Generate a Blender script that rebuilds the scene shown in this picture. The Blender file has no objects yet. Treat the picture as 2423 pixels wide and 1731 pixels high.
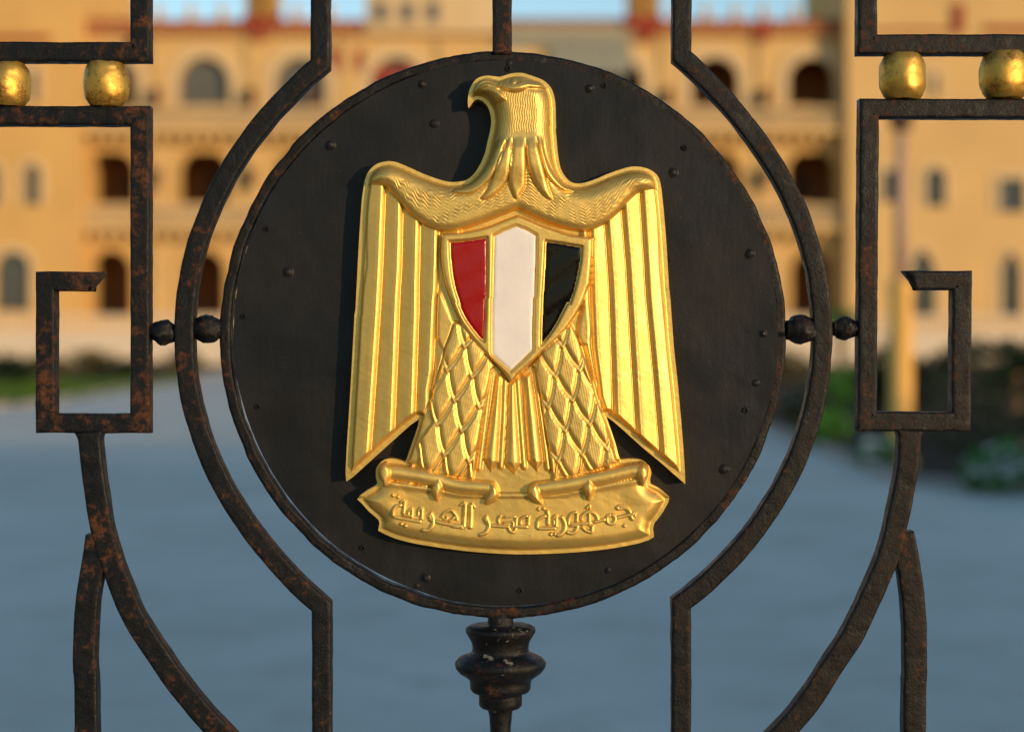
import bpy, bmesh, math, random
import numpy as np
from mathutils import Vector, Matrix, noise

random.seed(7)
RNG = np.random.default_rng(11)
SC = bpy.context.scene
COL = SC.collection
R = math.radians

# ------------------------------------------------------------------ camera, sky, sun, exposure
S = 0.0004                 # metres per photo pixel in the gate plane (y = 0)
F = 3750.0                 # focal length in photo pixels
CX, HY, CAMH, CAMD = 1211.5, 780.0, 1.55, 1.5

cam = bpy.data.objects.new('camera', bpy.data.cameras.new('camera'))
COL.objects.link(cam)
cam.location = (0, -CAMD, CAMH)
cam.rotation_euler = (R(90), 0, 0)
cam.data.sensor_fit = 'HORIZONTAL'
cam.data.sensor_width = 36
cam.data.lens = 36 * F / 2423
cam.data.shift_y = -(865.5 - HY) / 2423
cam.data.clip_start, cam.data.clip_end = 0.05, 3000
cam.data.dof.use_dof = True
cam.data.dof.focus_distance = 1.485
cam.data.dof.aperture_fstop = 2.9
SC.camera = cam

SUN_EL, SUN_AZ = 6.5, 46.0        # degrees: height, and swing to the right of the camera's back
to_sun = Vector((math.sin(R(SUN_AZ)) * math.cos(R(SUN_EL)), -math.cos(R(SUN_AZ)) * math.cos(R(SUN_EL)), math.sin(R(SUN_EL))))
wd = bpy.data.worlds.new('World'); SC.world = wd; wd.use_nodes = True
wn = wd.node_tree.nodes; wl = wd.node_tree.links
sky = wn.new('ShaderNodeTexSky'); sky.sky_type = 'NISHITA'; sky.sun_disc = False
sky.sun_elevation = R(SUN_EL); sky.sun_rotation = R(180 - SUN_AZ)
sky.air_density = 1.0; sky.dust_density = 0.05; sky.ozone_density = 1.9; sky.altitude = 0
wn['Background'].inputs[1].default_value = 0.15
wl.new(sky.outputs[0], wn['Background'].inputs[0])
sun = bpy.data.objects.new('sun', bpy.data.lights.new('sun', 'SUN')); COL.objects.link(sun)
sun.data.energy = 2.2; sun.data.angle = R(0.5); sun.data.color = (1.0, 0.67, 0.36)
sun.rotation_euler = to_sun.to_track_quat('Z', 'Y').to_euler()
SC.view_settings.view_transform = 'Standard'; SC.view_settings.look = 'None'
SC.view_settings.exposure = 0.80; SC.view_settings.gamma = 1.0
SC.cycles.max_bounces = 6

# ------------------------------------------------------------------ helpers
def W(px, py, y=0.0):
    """photo pixel -> world point on the plane at depth y (gate plane is y = 0)"""
    k = (y + CAMD) / F
    return ((px - CX) * k, y, CAMH - (py - HY) * k)

def tag(o, label=None, cat=None, group=None, kind=None):
    if label: o['label'] = label
    if cat: o['category'] = cat
    if group: o['group'] = group
    if kind: o['kind'] = kind
    return o

def empty(name, loc=(0, 0, 0)):
    o = bpy.data.objects.new(name, None); COL.objects.link(o); o.location = loc; o.empty_display_size = 0.1
    return o

def obj(name, me, mat, parent=None, smooth=True):
    o = bpy.data.objects.new(name, me); COL.objects.link(o)
    if mat: me.materials.append(mat)
    if smooth: me.shade_smooth()
    if parent is not None:
        o.parent = parent
        if parent.type == 'EMPTY': o.matrix_parent_inverse = Matrix.Translation(-parent.location)
    return o

def mesh(name, verts, faces):
    me = bpy.data.meshes.new(name); me.from_pydata([tuple(map(float, v)) for v in verts], [], faces); me.update()
    return me

class MB:
    def __init__(s): s.v = []; s.f = []
    def add(s, v, f):
        b = len(s.v); s.v += [tuple(q) for q in v]; s.f += [tuple(i + b for i in q) for q in f]
    def box(s, x0, x1, y0, y1, z0, z1):
        s.add([(x0,y0,z0),(x1,y0,z0),(x1,y1,z0),(x0,y1,z0),(x0,y0,z1),(x1,y0,z1),(x1,y1,z1),(x0,y1,z1)],
              [(0,3,2,1),(4,5,6,7),(0,1,5,4),(1,2,6,5),(2,3,7,6),(3,0,4,7)])
    def lathe(s, cx, cy, prof, n=16):
        b = []
        for r, z in prof:
            for i in range(n):
                a = 2*math.pi*i/n; b.append((cx+r*math.cos(a), cy+r*math.sin(a), z))
        f = []
        for j in range(len(prof)-1):
            for i in range(n):
                k = (i+1) % n; f.append((j*n+i, j*n+k, (j+1)*n+k, (j+1)*n+i))
        f.append(tuple(range(n-1, -1, -1))); f.append(tuple((len(prof)-1)*n+i for i in range(n)))
        s.add(b, f)
    def build(s, name, mat, parent=None, smooth=False, mat2=None, split=0):
        o = obj(name, mesh(name, s.v, s.f), mat, parent, smooth)
        if mat2:
            o.data.materials.append(mat2)
            for p in o.data.polygons: p.material_index = 1 if p.index >= split else 0
        return o

def jitter(verts, amp, wl):
    out = []
    for v in verts:
        p = Vector(v)
        q = p + noise.noise_vector(p / wl) * amp + noise.noise_vector(p / (wl * 0.27) + Vector((9, 3, 5))) * amp * 0.45
        out.append(tuple(q))
    return out

# ------------------------------------------------------------------ materials
def new_mat(name):
    m = bpy.data.materials.new(name); m.use_nodes = True
    return m, m.node_tree.nodes, m.node_tree.links, m.node_tree.nodes['Principled BSDF']

def nz(n, l, scale, detail=5, rough=0.55, stretch=None, dist=0.0):
    t = n.new('ShaderNodeTexNoise'); t.inputs['Scale'].default_value = scale
    t.inputs['Detail'].default_value = detail; t.inputs['Roughness'].default_value = rough
    t.inputs['Distortion'].default_value = dist
    g = n.new('ShaderNodeTexCoord')
    if stretch:
        mp = n.new('ShaderNodeMapping'); mp.inputs['Scale'].default_value = stretch
        l.new(g.outputs['Object'], mp.inputs['Vector']); l.new(mp.outputs[0], t.inputs['Vector'])
    else:
        l.new(g.outputs['Object'], t.inputs['Vector'])
    return t

def ramp(n, l, src, stops):
    r = n.new('ShaderNodeValToRGB')
    e = r.color_ramp.elements
    while len(e) < len(stops): e.new(0.5)
    for i, (p, c) in enumerate(stops):
        e[i].position = p; e[i].color = (c, c, c, 1) if not isinstance(c, tuple) else (*c, 1)
    l.new(src, r.inputs[0]); return r

def mix(n, l, fac, a, b):
    m = n.new('ShaderNodeMix'); m.data_type = 'RGBA'
    for i, v in ((0, fac), (6, a), (7, b)):
        if hasattr(v, 'links'): l.new(v, m.inputs[i])
        elif isinstance(v, tuple): m.inputs[i].default_value = (*v, 1)
        else: m.inputs[i].default_value = v
    return m.outputs[2]

def bump(n, l, bsdf, layers):
    prev = None
    for src, strength, dist in layers:
        b = n.new('ShaderNodeBump'); b.inputs['Strength'].default_value = strength; b.inputs['Distance'].default_value = dist
        l.new(src, b.inputs['Height'])
        if prev is not None: l.new(prev.outputs[0], b.inputs['Normal'])
        prev = b
    l.new(prev.outputs[0], bsdf.inputs['Normal'])

def iron_mat(name, rust_lo, rust_hi, base=(0.0045, 0.0053, 0.0066), rust=(0.095, 0.036, 0.014), chips=False):
    m, n, l, b = new_mat(name)
    big = nz(n, l, 13, 3, 0.5)
    mid = nz(n, l, 85, 8, 0.72, dist=0.25)
    add = n.new('ShaderNodeMath'); add.operation = 'MULTIPLY_ADD'
    l.new(mid.outputs[0], add.inputs[0]); add.inputs[1].default_value = 0.66
    sc = n.new('ShaderNodeMath'); sc.operation = 'MULTIPLY'; sc.inputs[1].default_value = 0.34
    l.new(big.outputs[0], sc.inputs[0]); l.new(sc.outputs[0], add.inputs[2])
    msk = ramp(n, l, add.outputs[0], [(rust_lo, 0.0), (rust_lo + (rust_hi-rust_lo)*0.45, 0.38), (rust_hi, 0.9)])
    var = nz(n, l, 260, 5, 0.7)
    rc = mix(n, l, ramp(n, l, var.outputs[0], [(0.3, 0.0), (0.7, 1.0)]).outputs[0], tuple(c * 0.30 for c in rust), tuple(c * 1.45 for c in rust))
    dust = nz(n, l, 520, 3, 0.6)
    dm = ramp(n, l, dust.outputs[0], [(0.655, 0.0), (0.74, 0.6)])
    c0 = mix(n, l, dm.outputs[0], base, (0.060, 0.045, 0.027))
    c = mix(n, l, msk.outputs[0], c0, rc)
    if chips:
        ch = nz(n, l, 70, 4, 0.6, dist=0.8)
        c = mix(n, l, ramp(n, l, ch.outputs[0], [(0.635, 0.0), (0.65, 0.85)]).outputs[0], c, (0.19, 0.185, 0.15))
        ch2 = nz(n, l, 95, 3, 0.6, dist=2.5)
        c = mix(n, l, ramp(n, l, ch2.outputs[0], [(0.69, 0.0), (0.71, 0.8)]).outputs[0], c, (0.20, 0.02, 0.012))
    l.new(c, b.inputs['Base Color'])
    rr = ramp(n, l, add.outputs[0], [(rust_lo - 0.12, 0.34), (rust_hi, 0.75)])
    l.new(rr.outputs[0], b.inputs['Roughness'])
    b.inputs['Specular IOR Level'].default_value = 0.24
    lump = nz(n, l, 38, 3, 0.5); fine = nz(n, l, 430, 5, 0.65)
    bump(n, l, b, [(lump.outputs[0], 0.45, 0.004), (mid.outputs[0], 0.7, 0.0014), (fine.outputs[0], 0.75, 0.0006)])
    return m

M = {}
M['iron'] = iron_mat('rusty_black_iron', 0.525, 0.60)
M['iron_rusty'] = iron_mat('rustier_black_iron', 0.50, 0.585, rust=(0.090, 0.035, 0.015))
M['iron_brown'] = iron_mat('brown_black_iron', 0.532, 0.625, base=(0.0058, 0.0056, 0.0056))
M['iron_clean'] = iron_mat('lumpy_black_paint', 0.55, 0.65, base=(0.0040, 0.0046, 0.0058))
M['iron_chipped'] = iron_mat('chipped_black_paint', 0.57, 0.68, base=(0.0040, 0.0050, 0.0066), chips=True)

def plate_mat():
    m, n, l, b = new_mat('black_painted_sheet')
    streak = nz(n, l, 170, 5, 0.6, (1.0, 1.0, 0.16))
    blot = nz(n, l, 9, 5, 0.6)
    c1 = mix(n, l, streak.outputs[0], (0.0058, 0.0066, 0.0082), (0.0112, 0.0122, 0.0144))
    bm = ramp(n, l, blot.outputs[0], [(0.40, 0.0), (0.68, 0.7)])
    c2 = mix(n, l, bm.outputs[0], c1, (0.0165, 0.0155, 0.0150))
    sp = nz(n, l, 330, 3, 0.65)
    sm = ramp(n, l, sp.outputs[0], [(0.70, 0.0), (0.76, 0.75)])
    c3 = mix(n, l, sm.outputs[0], c2, (0.085, 0.058, 0.036))
    l.new(c3, b.inputs['Base Color'])
    rr = ramp(n, l, blot.outputs[0], [(0.3, 0.40), (0.7, 0.56)]); l.new(rr.outputs[0], b.inputs['Roughness'])
    b.inputs['Specular IOR Level'].default_value = 0.22
    dent = nz(n, l, 14, 2, 0.4)
    bump(n, l, b, [(dent.outputs[0], 0.5, 0.009), (blot.outputs[0], 0.35, 0.003), (streak.outputs[0], 0.45, 0.0005), (sp.outputs[0], 0.35, 0.0005)])
    return m
M['plate'] = plate_mat()

def gold_mat(name, dirt=0.0, base=(0.78, 0.520, 0.135)):
    m, n, l, b = new_mat(name)
    v = nz(n, l, 24, 5, 0.6)
    c = mix(n, l, v.outputs[0], tuple(x * 0.86 for x in base), tuple(min(1, x * 1.08) for x in base))
    st = nz(n, l, 210, 4, 0.6, (1, 1, 0.14))
    c = mix(n, l, ramp(n, l, st.outputs[0], [(0.35, 0.0), (0.8, 0.30)]).outputs[0], c, (0.86, 0.60, 0.20))
    sp = nz(n, l, 300, 3, 0.6)
    sm = ramp(n, l, sp.outputs[0], [(0.715, 0.0), (0.75, 0.75)])
    c = mix(n, l, sm.outputs[0], c, (0.10, 0.045, 0.012))
    if dirt > 0:
        d1 = nz(n, l, 60, 4, 0.6); d2 = nz(n, l, 430, 8, 0.8)
        ad = n.new('ShaderNodeMath'); ad.operation = 'MULTIPLY'
        l.new(d1.outputs[0], ad.inputs[0]); l.new(d2.outputs[0], ad.inputs[1])
        c = mix(n, l, ramp(n, l, ad.outputs[0], [(0.255, 0.0), (0.345, dirt)]).outputs[0], c, (0.22, 0.070, 0.016))
        b.inputs['Coat Weight'].default_value = 0.0
    l.new(c, b.inputs['Base Color'])
    b.inputs['Metallic'].default_value = 0.80
    rr = ramp(n, l, v.outputs[0], [(0.3, 0.42), (0.7, 0.54)]); l.new(rr.outputs[0], b.inputs['Roughness'])
    g1 = nz(n, l, 150, 4, 0.55); g2 = nz(n, l, 900, 2, 0.6)
    bump(n, l, b, [(g1.outputs[0], 0.26, 0.0010), (st.outputs[0], 0.20, 0.0005), (g2.outputs[0], 0.30, 0.0003)])
    return m
M['gold'] = gold_mat('gold_paint')
M['gold_ball'] = gold_mat('worn_gold_paint', dirt=0.8, base=(0.55, 0.33, 0.055))

def enamel(name, col, rough=0.22):
    m, n, l, b = new_mat(name)
    v = nz(n, l, 45, 4, 0.6)
    c = mix(n, l, v.outputs[0], tuple(x * 0.88 for x in col), tuple(min(1, x * 1.10) for x in col))
    l.new(c, b.inputs['Base Color'])
    b.inputs['Roughness'].default_value = rough
    b.inputs['Specular IOR Level'].default_value = 0.14 if name == 'black_enamel' else 0.28
    w = nz(n, l, 60, 3, 0.5); f = nz(n, l, 260, 4, 0.6, (1, 1, 0.2))
    bump(n, l, b, [(w.outputs[0], 0.14, 0.0022), (f.outputs[0], 0.25, 0.0005)])
    return m
M['red'] = enamel('red_enamel', (0.29, 0.002, 0.0045))
M['white'] = enamel('white_enamel', (0.80, 0.76, 0.74), 0.35)
M['black'] = enamel('black_enamel', (0.0045, 0.0045, 0.005), 0.12)

def plain(name, col, var=0.15, scale=2.0, rough=0.8, stretch=None, bmp=None):
    m, n, l, b = new_mat(name)
    v = nz(n, l, scale, 5, 0.6, stretch)
    c = mix(n, l, v.outputs[0], tuple(x * (1 - var) for x in col), tuple(min(1, x * (1 + var)) for x in col))
    l.new(c, b.inputs['Base Color']); b.inputs['Roughness'].default_value = rough; b.inputs['Specular IOR Level'].default_value = 0.5 if 'glass' in name else 0.15
    if bmp: bump(n, l, b, [(v.outputs[0], *bmp)])
    return m
M['wall'] = plain('cream_stone', (0.60, 0.40, 0.17), 0.20, 0.30, 0.9)
M['trim'] = plain('cream_trim', (0.62, 0.46, 0.26), 0.18, 0.5, 0.9)
M['wall_pale'] = plain('pale_stone', (0.66, 0.55, 0.42), 0.10, 0.5, 0.9)
M['wall_warm'] = plain('ochre_stone', (0.61, 0.375, 0.13), 0.20, 0.35, 0.9)
M['brick'] = plain('red_brick_trim', (0.27, 0.045, 0.030), 0.2, 2.0, 0.9)
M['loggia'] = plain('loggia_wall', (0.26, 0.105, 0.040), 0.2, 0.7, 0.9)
M['shutter'] = plain('grey_shutters', (0.12, 0.125, 0.12), 0.15, 1.0, 0.5)
M['joinery'] = plain('brown_joinery', (0.10, 0.05, 0.03), 0.2, 1.0, 0.6)
M['roof'] = plain('grey_green_shaded_roof', (0.24, 0.25, 0.21), 0.15, 0.6, 0.7)  # grey-green tone carries the shade of the block beside the attic
M['glass'] = plain('dark_window_glass', (0.055, 0.06, 0.065), 0.2, 0.8, 0.15)
M['leaf_dark'] = plain('dark_leaves', (0.013, 0.030, 0.010), 0.5, 3.0, 0.6)
M['leaf_bright'] = plain('bright_leaves', (0.075, 0.24, 0.045), 0.5, 3.0, 0.55)
M['added_road'] = plain('added_dark_road', (0.05, 0.05, 0.05), 0.2, 0.5, 0.9)
M['leaf'] = plain('green_leaves', (0.045, 0.100, 0.018), 0.5, 3.0, 0.55)
M['leaf_olive'] = plain('olive_leaves', (0.095, 0.085, 0.030), 0.4, 3.0, 0.6)
M['petal'] = plain('white_petals', (0.75, 0.72, 0.70), 0.1, 5.0, 0.6)
M['petal_pink'] = plain('pink_petals', (0.55, 0.22, 0.20), 0.1, 5.0, 0.6)
M['bark'] = plain('bark', (0.16, 0.11, 0.07), 0.3, 6.0, 0.9)
M['grass'] = plain('lawn_grass', (0.065, 0.125, 0.022), 0.45, 1.6, 0.9)
M['soil'] = plain('bed_soil', (0.035, 0.030, 0.020), 0.4, 3.0, 0.95)
M['post'] = plain('ochre_post_paint', (0.80, 0.46, 0.12), 0.10, 2.0, 0.6)
M['pole'] = plain('rose_grey_pole', (0.42, 0.27, 0.20), 0.10, 3.0, 0.6)
M['kerb'] = plain('kerb_stone', (0.33, 0.30, 0.28), 0.15, 2.0, 0.9)
def paving():
    m, n, l, b = new_mat('pale_worn_paving')
    v1 = nz(n, l, 0.32, 5, 0.6); v2 = nz(n, l, 1.7, 6, 0.65); v3 = nz(n, l, 18, 5, 0.7)
    c = mix(n, l, ramp(n, l, v1.outputs[0], [(0.3, 0.0), (0.7, 1.0)]).outputs[0], (0.50, 0.515, 0.45), (0.68, 0.685, 0.60))
    c = mix(n, l, ramp(n, l, v2.outputs[0], [(0.50, 0.0), (0.75, 0.5)]).outputs[0], c, (0.33, 0.33, 0.30))
    c = mix(n, l, ramp(n, l, v3.outputs[0], [(0.55, 0.0), (0.75, 0.5)]).outputs[0], c, (0.37, 0.365, 0.34))
    l.new(c, b.inputs['Base Color']); b.inputs['Roughness'].default_value = 0.8
    bump(n, l, b, [(v3.outputs[0], 0.25, 0.02)])
    return m
M['asphalt'] = paving()
M['ground'] = plain('dry_ground', (0.13, 0.11, 0.075), 0.3, 0.2, 0.95)
M['hole'] = plain('hole_painted_dark', (0.003, 0.003, 0.003), 0.1, 5.0, 0.9)

# ------------------------------------------------------------------ GATE
gate = tag(empty('iron_gate', (0, 0, 0)), 'rusty black wrought iron gate with Greek key bars, gold balls and a round centre disc', 'gate')

def resample(pts, step):
    out = []
    for i in range(len(pts) - 1):
        a, b = np.array(pts[i], float), np.array(pts[i+1], float)
        n = max(1, int(np.linalg.norm(b - a) / step))
        for k in range(n): out.append(a + (b - a) * k / n)
    out.append(np.array(pts[-1], float)); return out

def spline(pts, n=10):
    p = [np.array(q, float) for q in pts]; p = [2*p[0]-p[1]] + p + [2*p[-1]-p[-2]]
    out = []
    for i in range(1, len(p)-2):
        for k in range(n):
            t = k/n
            out.append(0.5*((2*p[i]) + (-p[i-1]+p[i+1])*t + (2*p[i-1]-5*p[i]+4*p[i+1]-p[i+2])*t*t + (-p[i-1]+3*p[i]-3*p[i+1]+p[i+2])*t**3))
    out.append(p[-2]); return out

def section(w, d, r):
    """rounded rectangle, (across, depth) with depth 0 at the front"""
    pts = []
    def corner(cx, cy, a0):
        for k in range(4):
            a = a0 + k * math.pi / 6
            pts.append((cx + r*math.cos(a), cy + r*math.sin(a)))
    hw = w/2
    def side(a, b, n):
        for k in range(1, n): pts.append((a[0]+(b[0]-a[0])*k/n, a[1]+(b[1]-a[1])*k/n))
    # go round: front-left .. front-right .. back-right .. back-left  (depth grows backwards)
    corner(-hw+r, r, math.pi); side((-hw+r, 0), (hw-r, 0), 6)
    corner(hw-r, r, 1.5*math.pi); side((hw, r), (hw, d-r), 4)
    corner(hw-r, d-r, 0); side((hw-r, d), (-hw+r, d), 2)
    corner(-hw+r, d-r, 0.5*math.pi); side((-hw, d-r), (-hw, r), 4)
    return pts

def bar(name, pts, w, mat, d=46, r=6, front=0.0, end_cut=0.0, closed=False, rough=0.0005, parent=gate, start_flare=0):
    pts = [np.array(p, float) for p in pts]
    P = resample(pts, 9.0)
    n = len(P); sec = section(w, d, r); ns = len(sec)
    verts = []
    for i in range(n):
        a = P[i] - P[i-1] if (i > 0 or closed) else P[1] - P[0]
        b = P[(i+1) % n] - P[i] if (i < n-1 or closed) else P[-1] - P[-2]
        a = a/np.linalg.norm(a); b = b/np.linalg.norm(b)
        t = a + b; t = t/np.linalg.norm(t)
        m = 1.0/max(0.55, float(t @ a))
        nrm = np.array([-t[1], t[0]])      # right-hand side in picture space
        fl = 1.0
        if start_flare and i*9.0 < start_flare: fl = 1 + 0.28*(1 - i*9.0/start_flare)**2
        for u, v in sec:
            q = P[i] + nrm*u*m*fl
            if end_cut and i == n-1: q = q + t*u*end_cut
            x, _, z = W(q[0], q[1]); verts.append((x, front*S + v*S, z))
    faces = []
    rng = range(n) if closed else range(n-1)
    for i in rng:
        j = (i+1) % n
        for k in range(ns):
            kk = (k+1) % ns; faces.append((i*ns+k, i*ns+kk, j*ns+kk, j*ns+k))
    if not closed:
        faces.append(tuple(range(ns-1, -1, -1))); faces.append(tuple((n-1)*ns+k for k in range(ns)))
    me = mesh(name, jitter(verts, rough, 0.022), faces)
    bm = bmesh.new(); bm.from_mesh(me); bmesh.ops.recalc_face_normals(bm, faces=bm.faces); bm.to_mesh(me); bm.free()
    return obj(name, me, mat, parent)

# brackets and Greek-key bars
bar('bracket', [(-900, 121), (330, 122), (330, -1100)], 47, M['iron'])
bar('bracket', [(3300, 104), (2054, 104), (2054, -1100)], 47, M['iron_brown'])
bar('key_bar', [(-900, 273), (330, 273), (330, 1002), (106, 1001), (106, 665), (226, 666)], 46, M['iron_rusty'], end_cut=-0.85)
bar('key_bar', [(3300, 257), (2058, 256), (2053, 997), (2276, 998), (2278, 663), (2160, 663)], 46, M['iron_brown'], end_cut=0.85)
# stems, curved sweeps and branches
bar('curved_stem', spline([(209, 1022), (213, 1070), (220, 1130), (236, 1239), (257, 1318), (285, 1393), (317, 1466), (372, 1551), (432, 1635), (515, 1731), (640, 1850), (800, 1960)]), 53, M['iron'], d=44, start_flare=45)
bar('curved_stem', spline([(2155, 1018), (2153, 1060), (2148, 1115), (2129, 1214), (2107, 1305), (2080, 1373), (2050, 1441), (2015, 1510), (1970, 1578), (1921, 1654), (1858, 1730), (1740, 1840), (1590, 1950)]), 53, M['iron_brown'], d=44, start_flare=45)
bar('branch_bar', spline([(228, 1268), (223, 1310), (214, 1358), (204, 1421), (199, 1496), (198, 1575), (202, 1731), (204, 2700)]), 55, M['iron'], d=42, front=1.5)
bar('branch_bar', spline([(2138, 1262), (2147, 1310), (2156, 1362), (2162, 1410), (2167, 1476), (2168, 1590), (2166, 1731), (2164, 2700)]), 55, M['iron_brown'], d=42, front=1.5)
# bows either side of the disc
def bow(sx, top, kt, kb, bot, mat):
    C = (1191, 790); Rr = 757
    def ang(p): return math.atan2(p[1]-C[1], (p[0]-C[0])*sx)
    a0, a1 = ang(kt), ang(kb); arc = []
    r0 = math.hypot(kt[0]-C[0], kt[1]-C[1]); r1 = math.hypot(kb[0]-C[0], kb[1]-C[1])
    for k in range(61):
        t = k/60; a = a0 + (a1-a0)*t
        rr = Rr + (r0-Rr)*max(0, 1-t/0.22)**2 + (r1-Rr)*max(0, 1-(1-t)/0.22)**2
        arc.append((C[0]+sx*rr*math.cos(a), C[1]+rr*math.sin(a)))
    bar('bow_bar', [top] + arc + [bot], 46, mat, rough=0.0006)
bow(-1, (755, -1100), (757, 151), (760, 1436), (762, 2700), M['iron'])
bow(1, (1615, -1100), (1614, 133), (1613, 1428), (1614, 2700), M['iron_brown'])
bar('top_bar', [(1188, -1100), (1188, 128)], 46, M['iron'])
# disc: ring, sheet, rivets
ringp = [(1190 + 659*math.cos(2*math.pi*k/180), 792 + 659*math.sin(2*math.pi*k/180)) for k in range(180)]
bar('disc_ring', ringp + [ringp[0]], 27, M['iron_brown'], d=40, r=7, front=8, rough=0.0011)
def plate():
    c = (1197, 787.5); rr = 645; verts = []; faces = []; na = 240; rings = 60
    for j in range(rings + 1):
        q = rr * (j/rings)**0.8
        for k in range(na):
            a = 2*math.pi*k/na
            e = 1 + (0.0035*noise.noise(Vector((math.cos(a)*4, math.sin(a)*4, 2))) if j == rings else 0)
            x, y, z = W(c[0]+q*e*math.cos(a), c[1]+q*e*math.sin(a))
            dep = 2*S + 0.0012*noise.noise(Vector((x*7, 1, z*7))) * (0.3 + j/rings)
            if j/rings > 0.9: dep += 0.0012*((j/rings-0.9)/0.1)**2*noise.noise(Vector((math.cos(a)*3, math.sin(a)*3, 7)))
            # buckled patch near the lower edge
            u = ((x + 0.232)**2 + (z - (CAMH - 0.105))**2)**0.5
            dep += 0.0022*math.exp(-(u/0.022)**2)
            verts.append((x, dep, z))
    for j in range(rings):
        for k in range(na):
            kk = (k+1) % na; faces.append((j*na+k, j*na+kk, (j+1)*na+kk, (j+1)*na+k))
    b0 = len(verts)                      # rolled edge, going back 3 mm
    for k in range(na):
        x, y, z = verts[rings*na+k]; verts.append((x, y+0.003, z))
    for k in range(na):
        kk = (k+1) % na; faces.append((rings*na+k, rings*na+kk, b0+kk, b0+k))
    faces.append(tuple(b0+k for k in range(na)))
    me = mesh('disc_plate', verts, faces)
    bm = bmesh.new(); bm.from_mesh(me); bmesh.ops.remove_doubles(bm, verts=bm.verts, dist=1e-6); bmesh.ops.recalc_face_normals(bm, faces=bm.faces)
    for e in bm.edges:
        if len(e.link_faces) == 2 and e.calc_face_angle() > 0.9: e.smooth = False
    bm.to_mesh(me); bm.free()
    return obj('disc_plate', me, M['plate'], gate)
disc = plate()
for px, py, r in [(936,187,10),(963,275,12),(733,323,11),(640,603,11),(1308,197,11),(1495,383,11),(1665,563,11),(1607,1040,12),(945,1283,10),(1350,1265,10),(1695,740,8),(1130,141,8),(1377,417,6),(1678,850,7),(925,1300,6),(1487,575,6)]:
    px *= 1.066; py *= 1.066; x, y, z = W(px, py, 0); rr = r*1.066*S*0.74; vs = []; fs = []
    prof = [(1.55, 0.0), (1.2, 0.10), (1.0, 0.32), (0.75, 0.55), (0.45, 0.68), (0.12, 0.70)]
    nn = 18
    for q, hgt in prof:
        for k in range(nn):
            a = 2*math.pi*k/nn; vs.append((x+rr*q*math.cos(a), 0.0012-rr*hgt-0.0004, z+rr*q*math.sin(a)))
    for j in range(len(prof)-1):
        for k in range(nn): fs.append((j*nn+k, j*nn+(k+1) % nn, (j+1)*nn+(k+1) % nn, (j+1)*nn+k))
    fs.append(tuple((len(prof)-1)*nn+k for k in range(nn)))
    obj('rivet', mesh('rivet', jitter(vs, 0.0007, 0.006), fs), M['plate'], disc)
for px, py in [(1520,328),(805,1215),(1155,1310),(592,508),(541,702),(572,902),(1655,910),(1341,190),(1128,153)]:
    x, y, z = W(px*1.066, py*1.066, 0); nn = 16; vs = []; fs = []
    for q, dp in ((0.0030, 0.0009), (0.0024, -0.0006), (0.0017, -0.0008), (0.0014, 0.0001)):
        for k in range(nn):
            a = 2*math.pi*k/nn; vs.append((x+q*math.cos(a), dp-0.0004, z+q*math.sin(a)))
    for j in range(3):
        for k in range(nn): fs.append((j*nn+k, j*nn+(k+1) % nn, (j+1)*nn+(k+1) % nn, (j+1)*nn+k))
    fs.append(tuple(3*nn+k for k in range(nn)))
    o = obj('bolt_hole', mesh('bolt_hole', vs, fs), M['plate'], disc)
    o.data.materials.append(M['hole'])  # hole's darkness is painted: black lining in a shallow dimple
    for i, p in enumerate(o.data.polygons): p.material_index = 1 if i >= 2*nn else 0
# connecting balls, gold balls, turned finial
def ss_(x): x = min(1, max(0, x)); return x*x*(3-2*x)
def ball(name, px, py, r, mat, dep=22, sq=1.0, amp=0.0012, wl=0.013, neck=None):
    x, y, z = W(px, py, 0); y = dep*S; vs = []; fs = []; n, m = 40, 28
    for j in range(m+1):
        t = math.pi*j/m
        for k in range(n):
            a = 2*math.pi*k/n; rr = r*S*math.sin(t); zz = r*S*math.cos(t)
            nk = ss_((abs(math.cos(t))-0.72)/0.28)
            if neck == 'z' and 0 < j < m:
                zz = 0.965*r*S*math.cos(math.pi*(j-1)/(m-2)); rr = r*S*(1-abs(zz/(1.17*r*S))**2.5)**(1/2.5)
            elif neck == 'z': zz = 0.965*r*S*(1 if j == 0 else -1); rr = 0
            if neck == 'x':
                X = zz; vs.append((x+X, y+(r*S*(math.sin(t)**7 + 0.60**7)**(1/7) if 0 < j < m else 0)*math.cos(a)*0.95, z+(r*S*(math.sin(t)**7 + 0.60**7)**(1/7) if 0 < j < m else 0)*math.sin(a)))
            else: vs.append((x+rr*math.cos(a), y+rr*math.sin(a), z+zz*sq))
    for j in range(m):
        for k in range(n):
            kk = (k+1) % n; fs.append((j*n+k, (j+1)*n+k, (j+1)*n+kk, j*n+kk))
    me = mesh(name, jitter(vs, amp, wl), fs)
    bm = bmesh.new(); bm.from_mesh(me); bmesh.ops.remove_doubles(bm, verts=bm.verts, dist=2e-5); bmesh.ops.recalc_face_normals(bm, faces=bm.faces); bm.to_mesh(me); bm.free()
    return obj(name, me, mat, gate)
for px, py, r in [(10,197,55),(246,197,55),(2139,179,56),(2383,175,58),(-226,197,55),(2627,176,56)]:
    ball('gold_ball', px, py, r, M['gold_ball'], sq=0.99, amp=0.0014, wl=0.019, neck='z')
for px, py, r in [(384,787,30),(489,778,34),(1899,779,35),(2004,776,28)]:
    ball('collar_ball', px, py, r, M['iron_brown' if px > 1200 else 'iron'], amp=0.0022, wl=0.012, neck='x')
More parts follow.
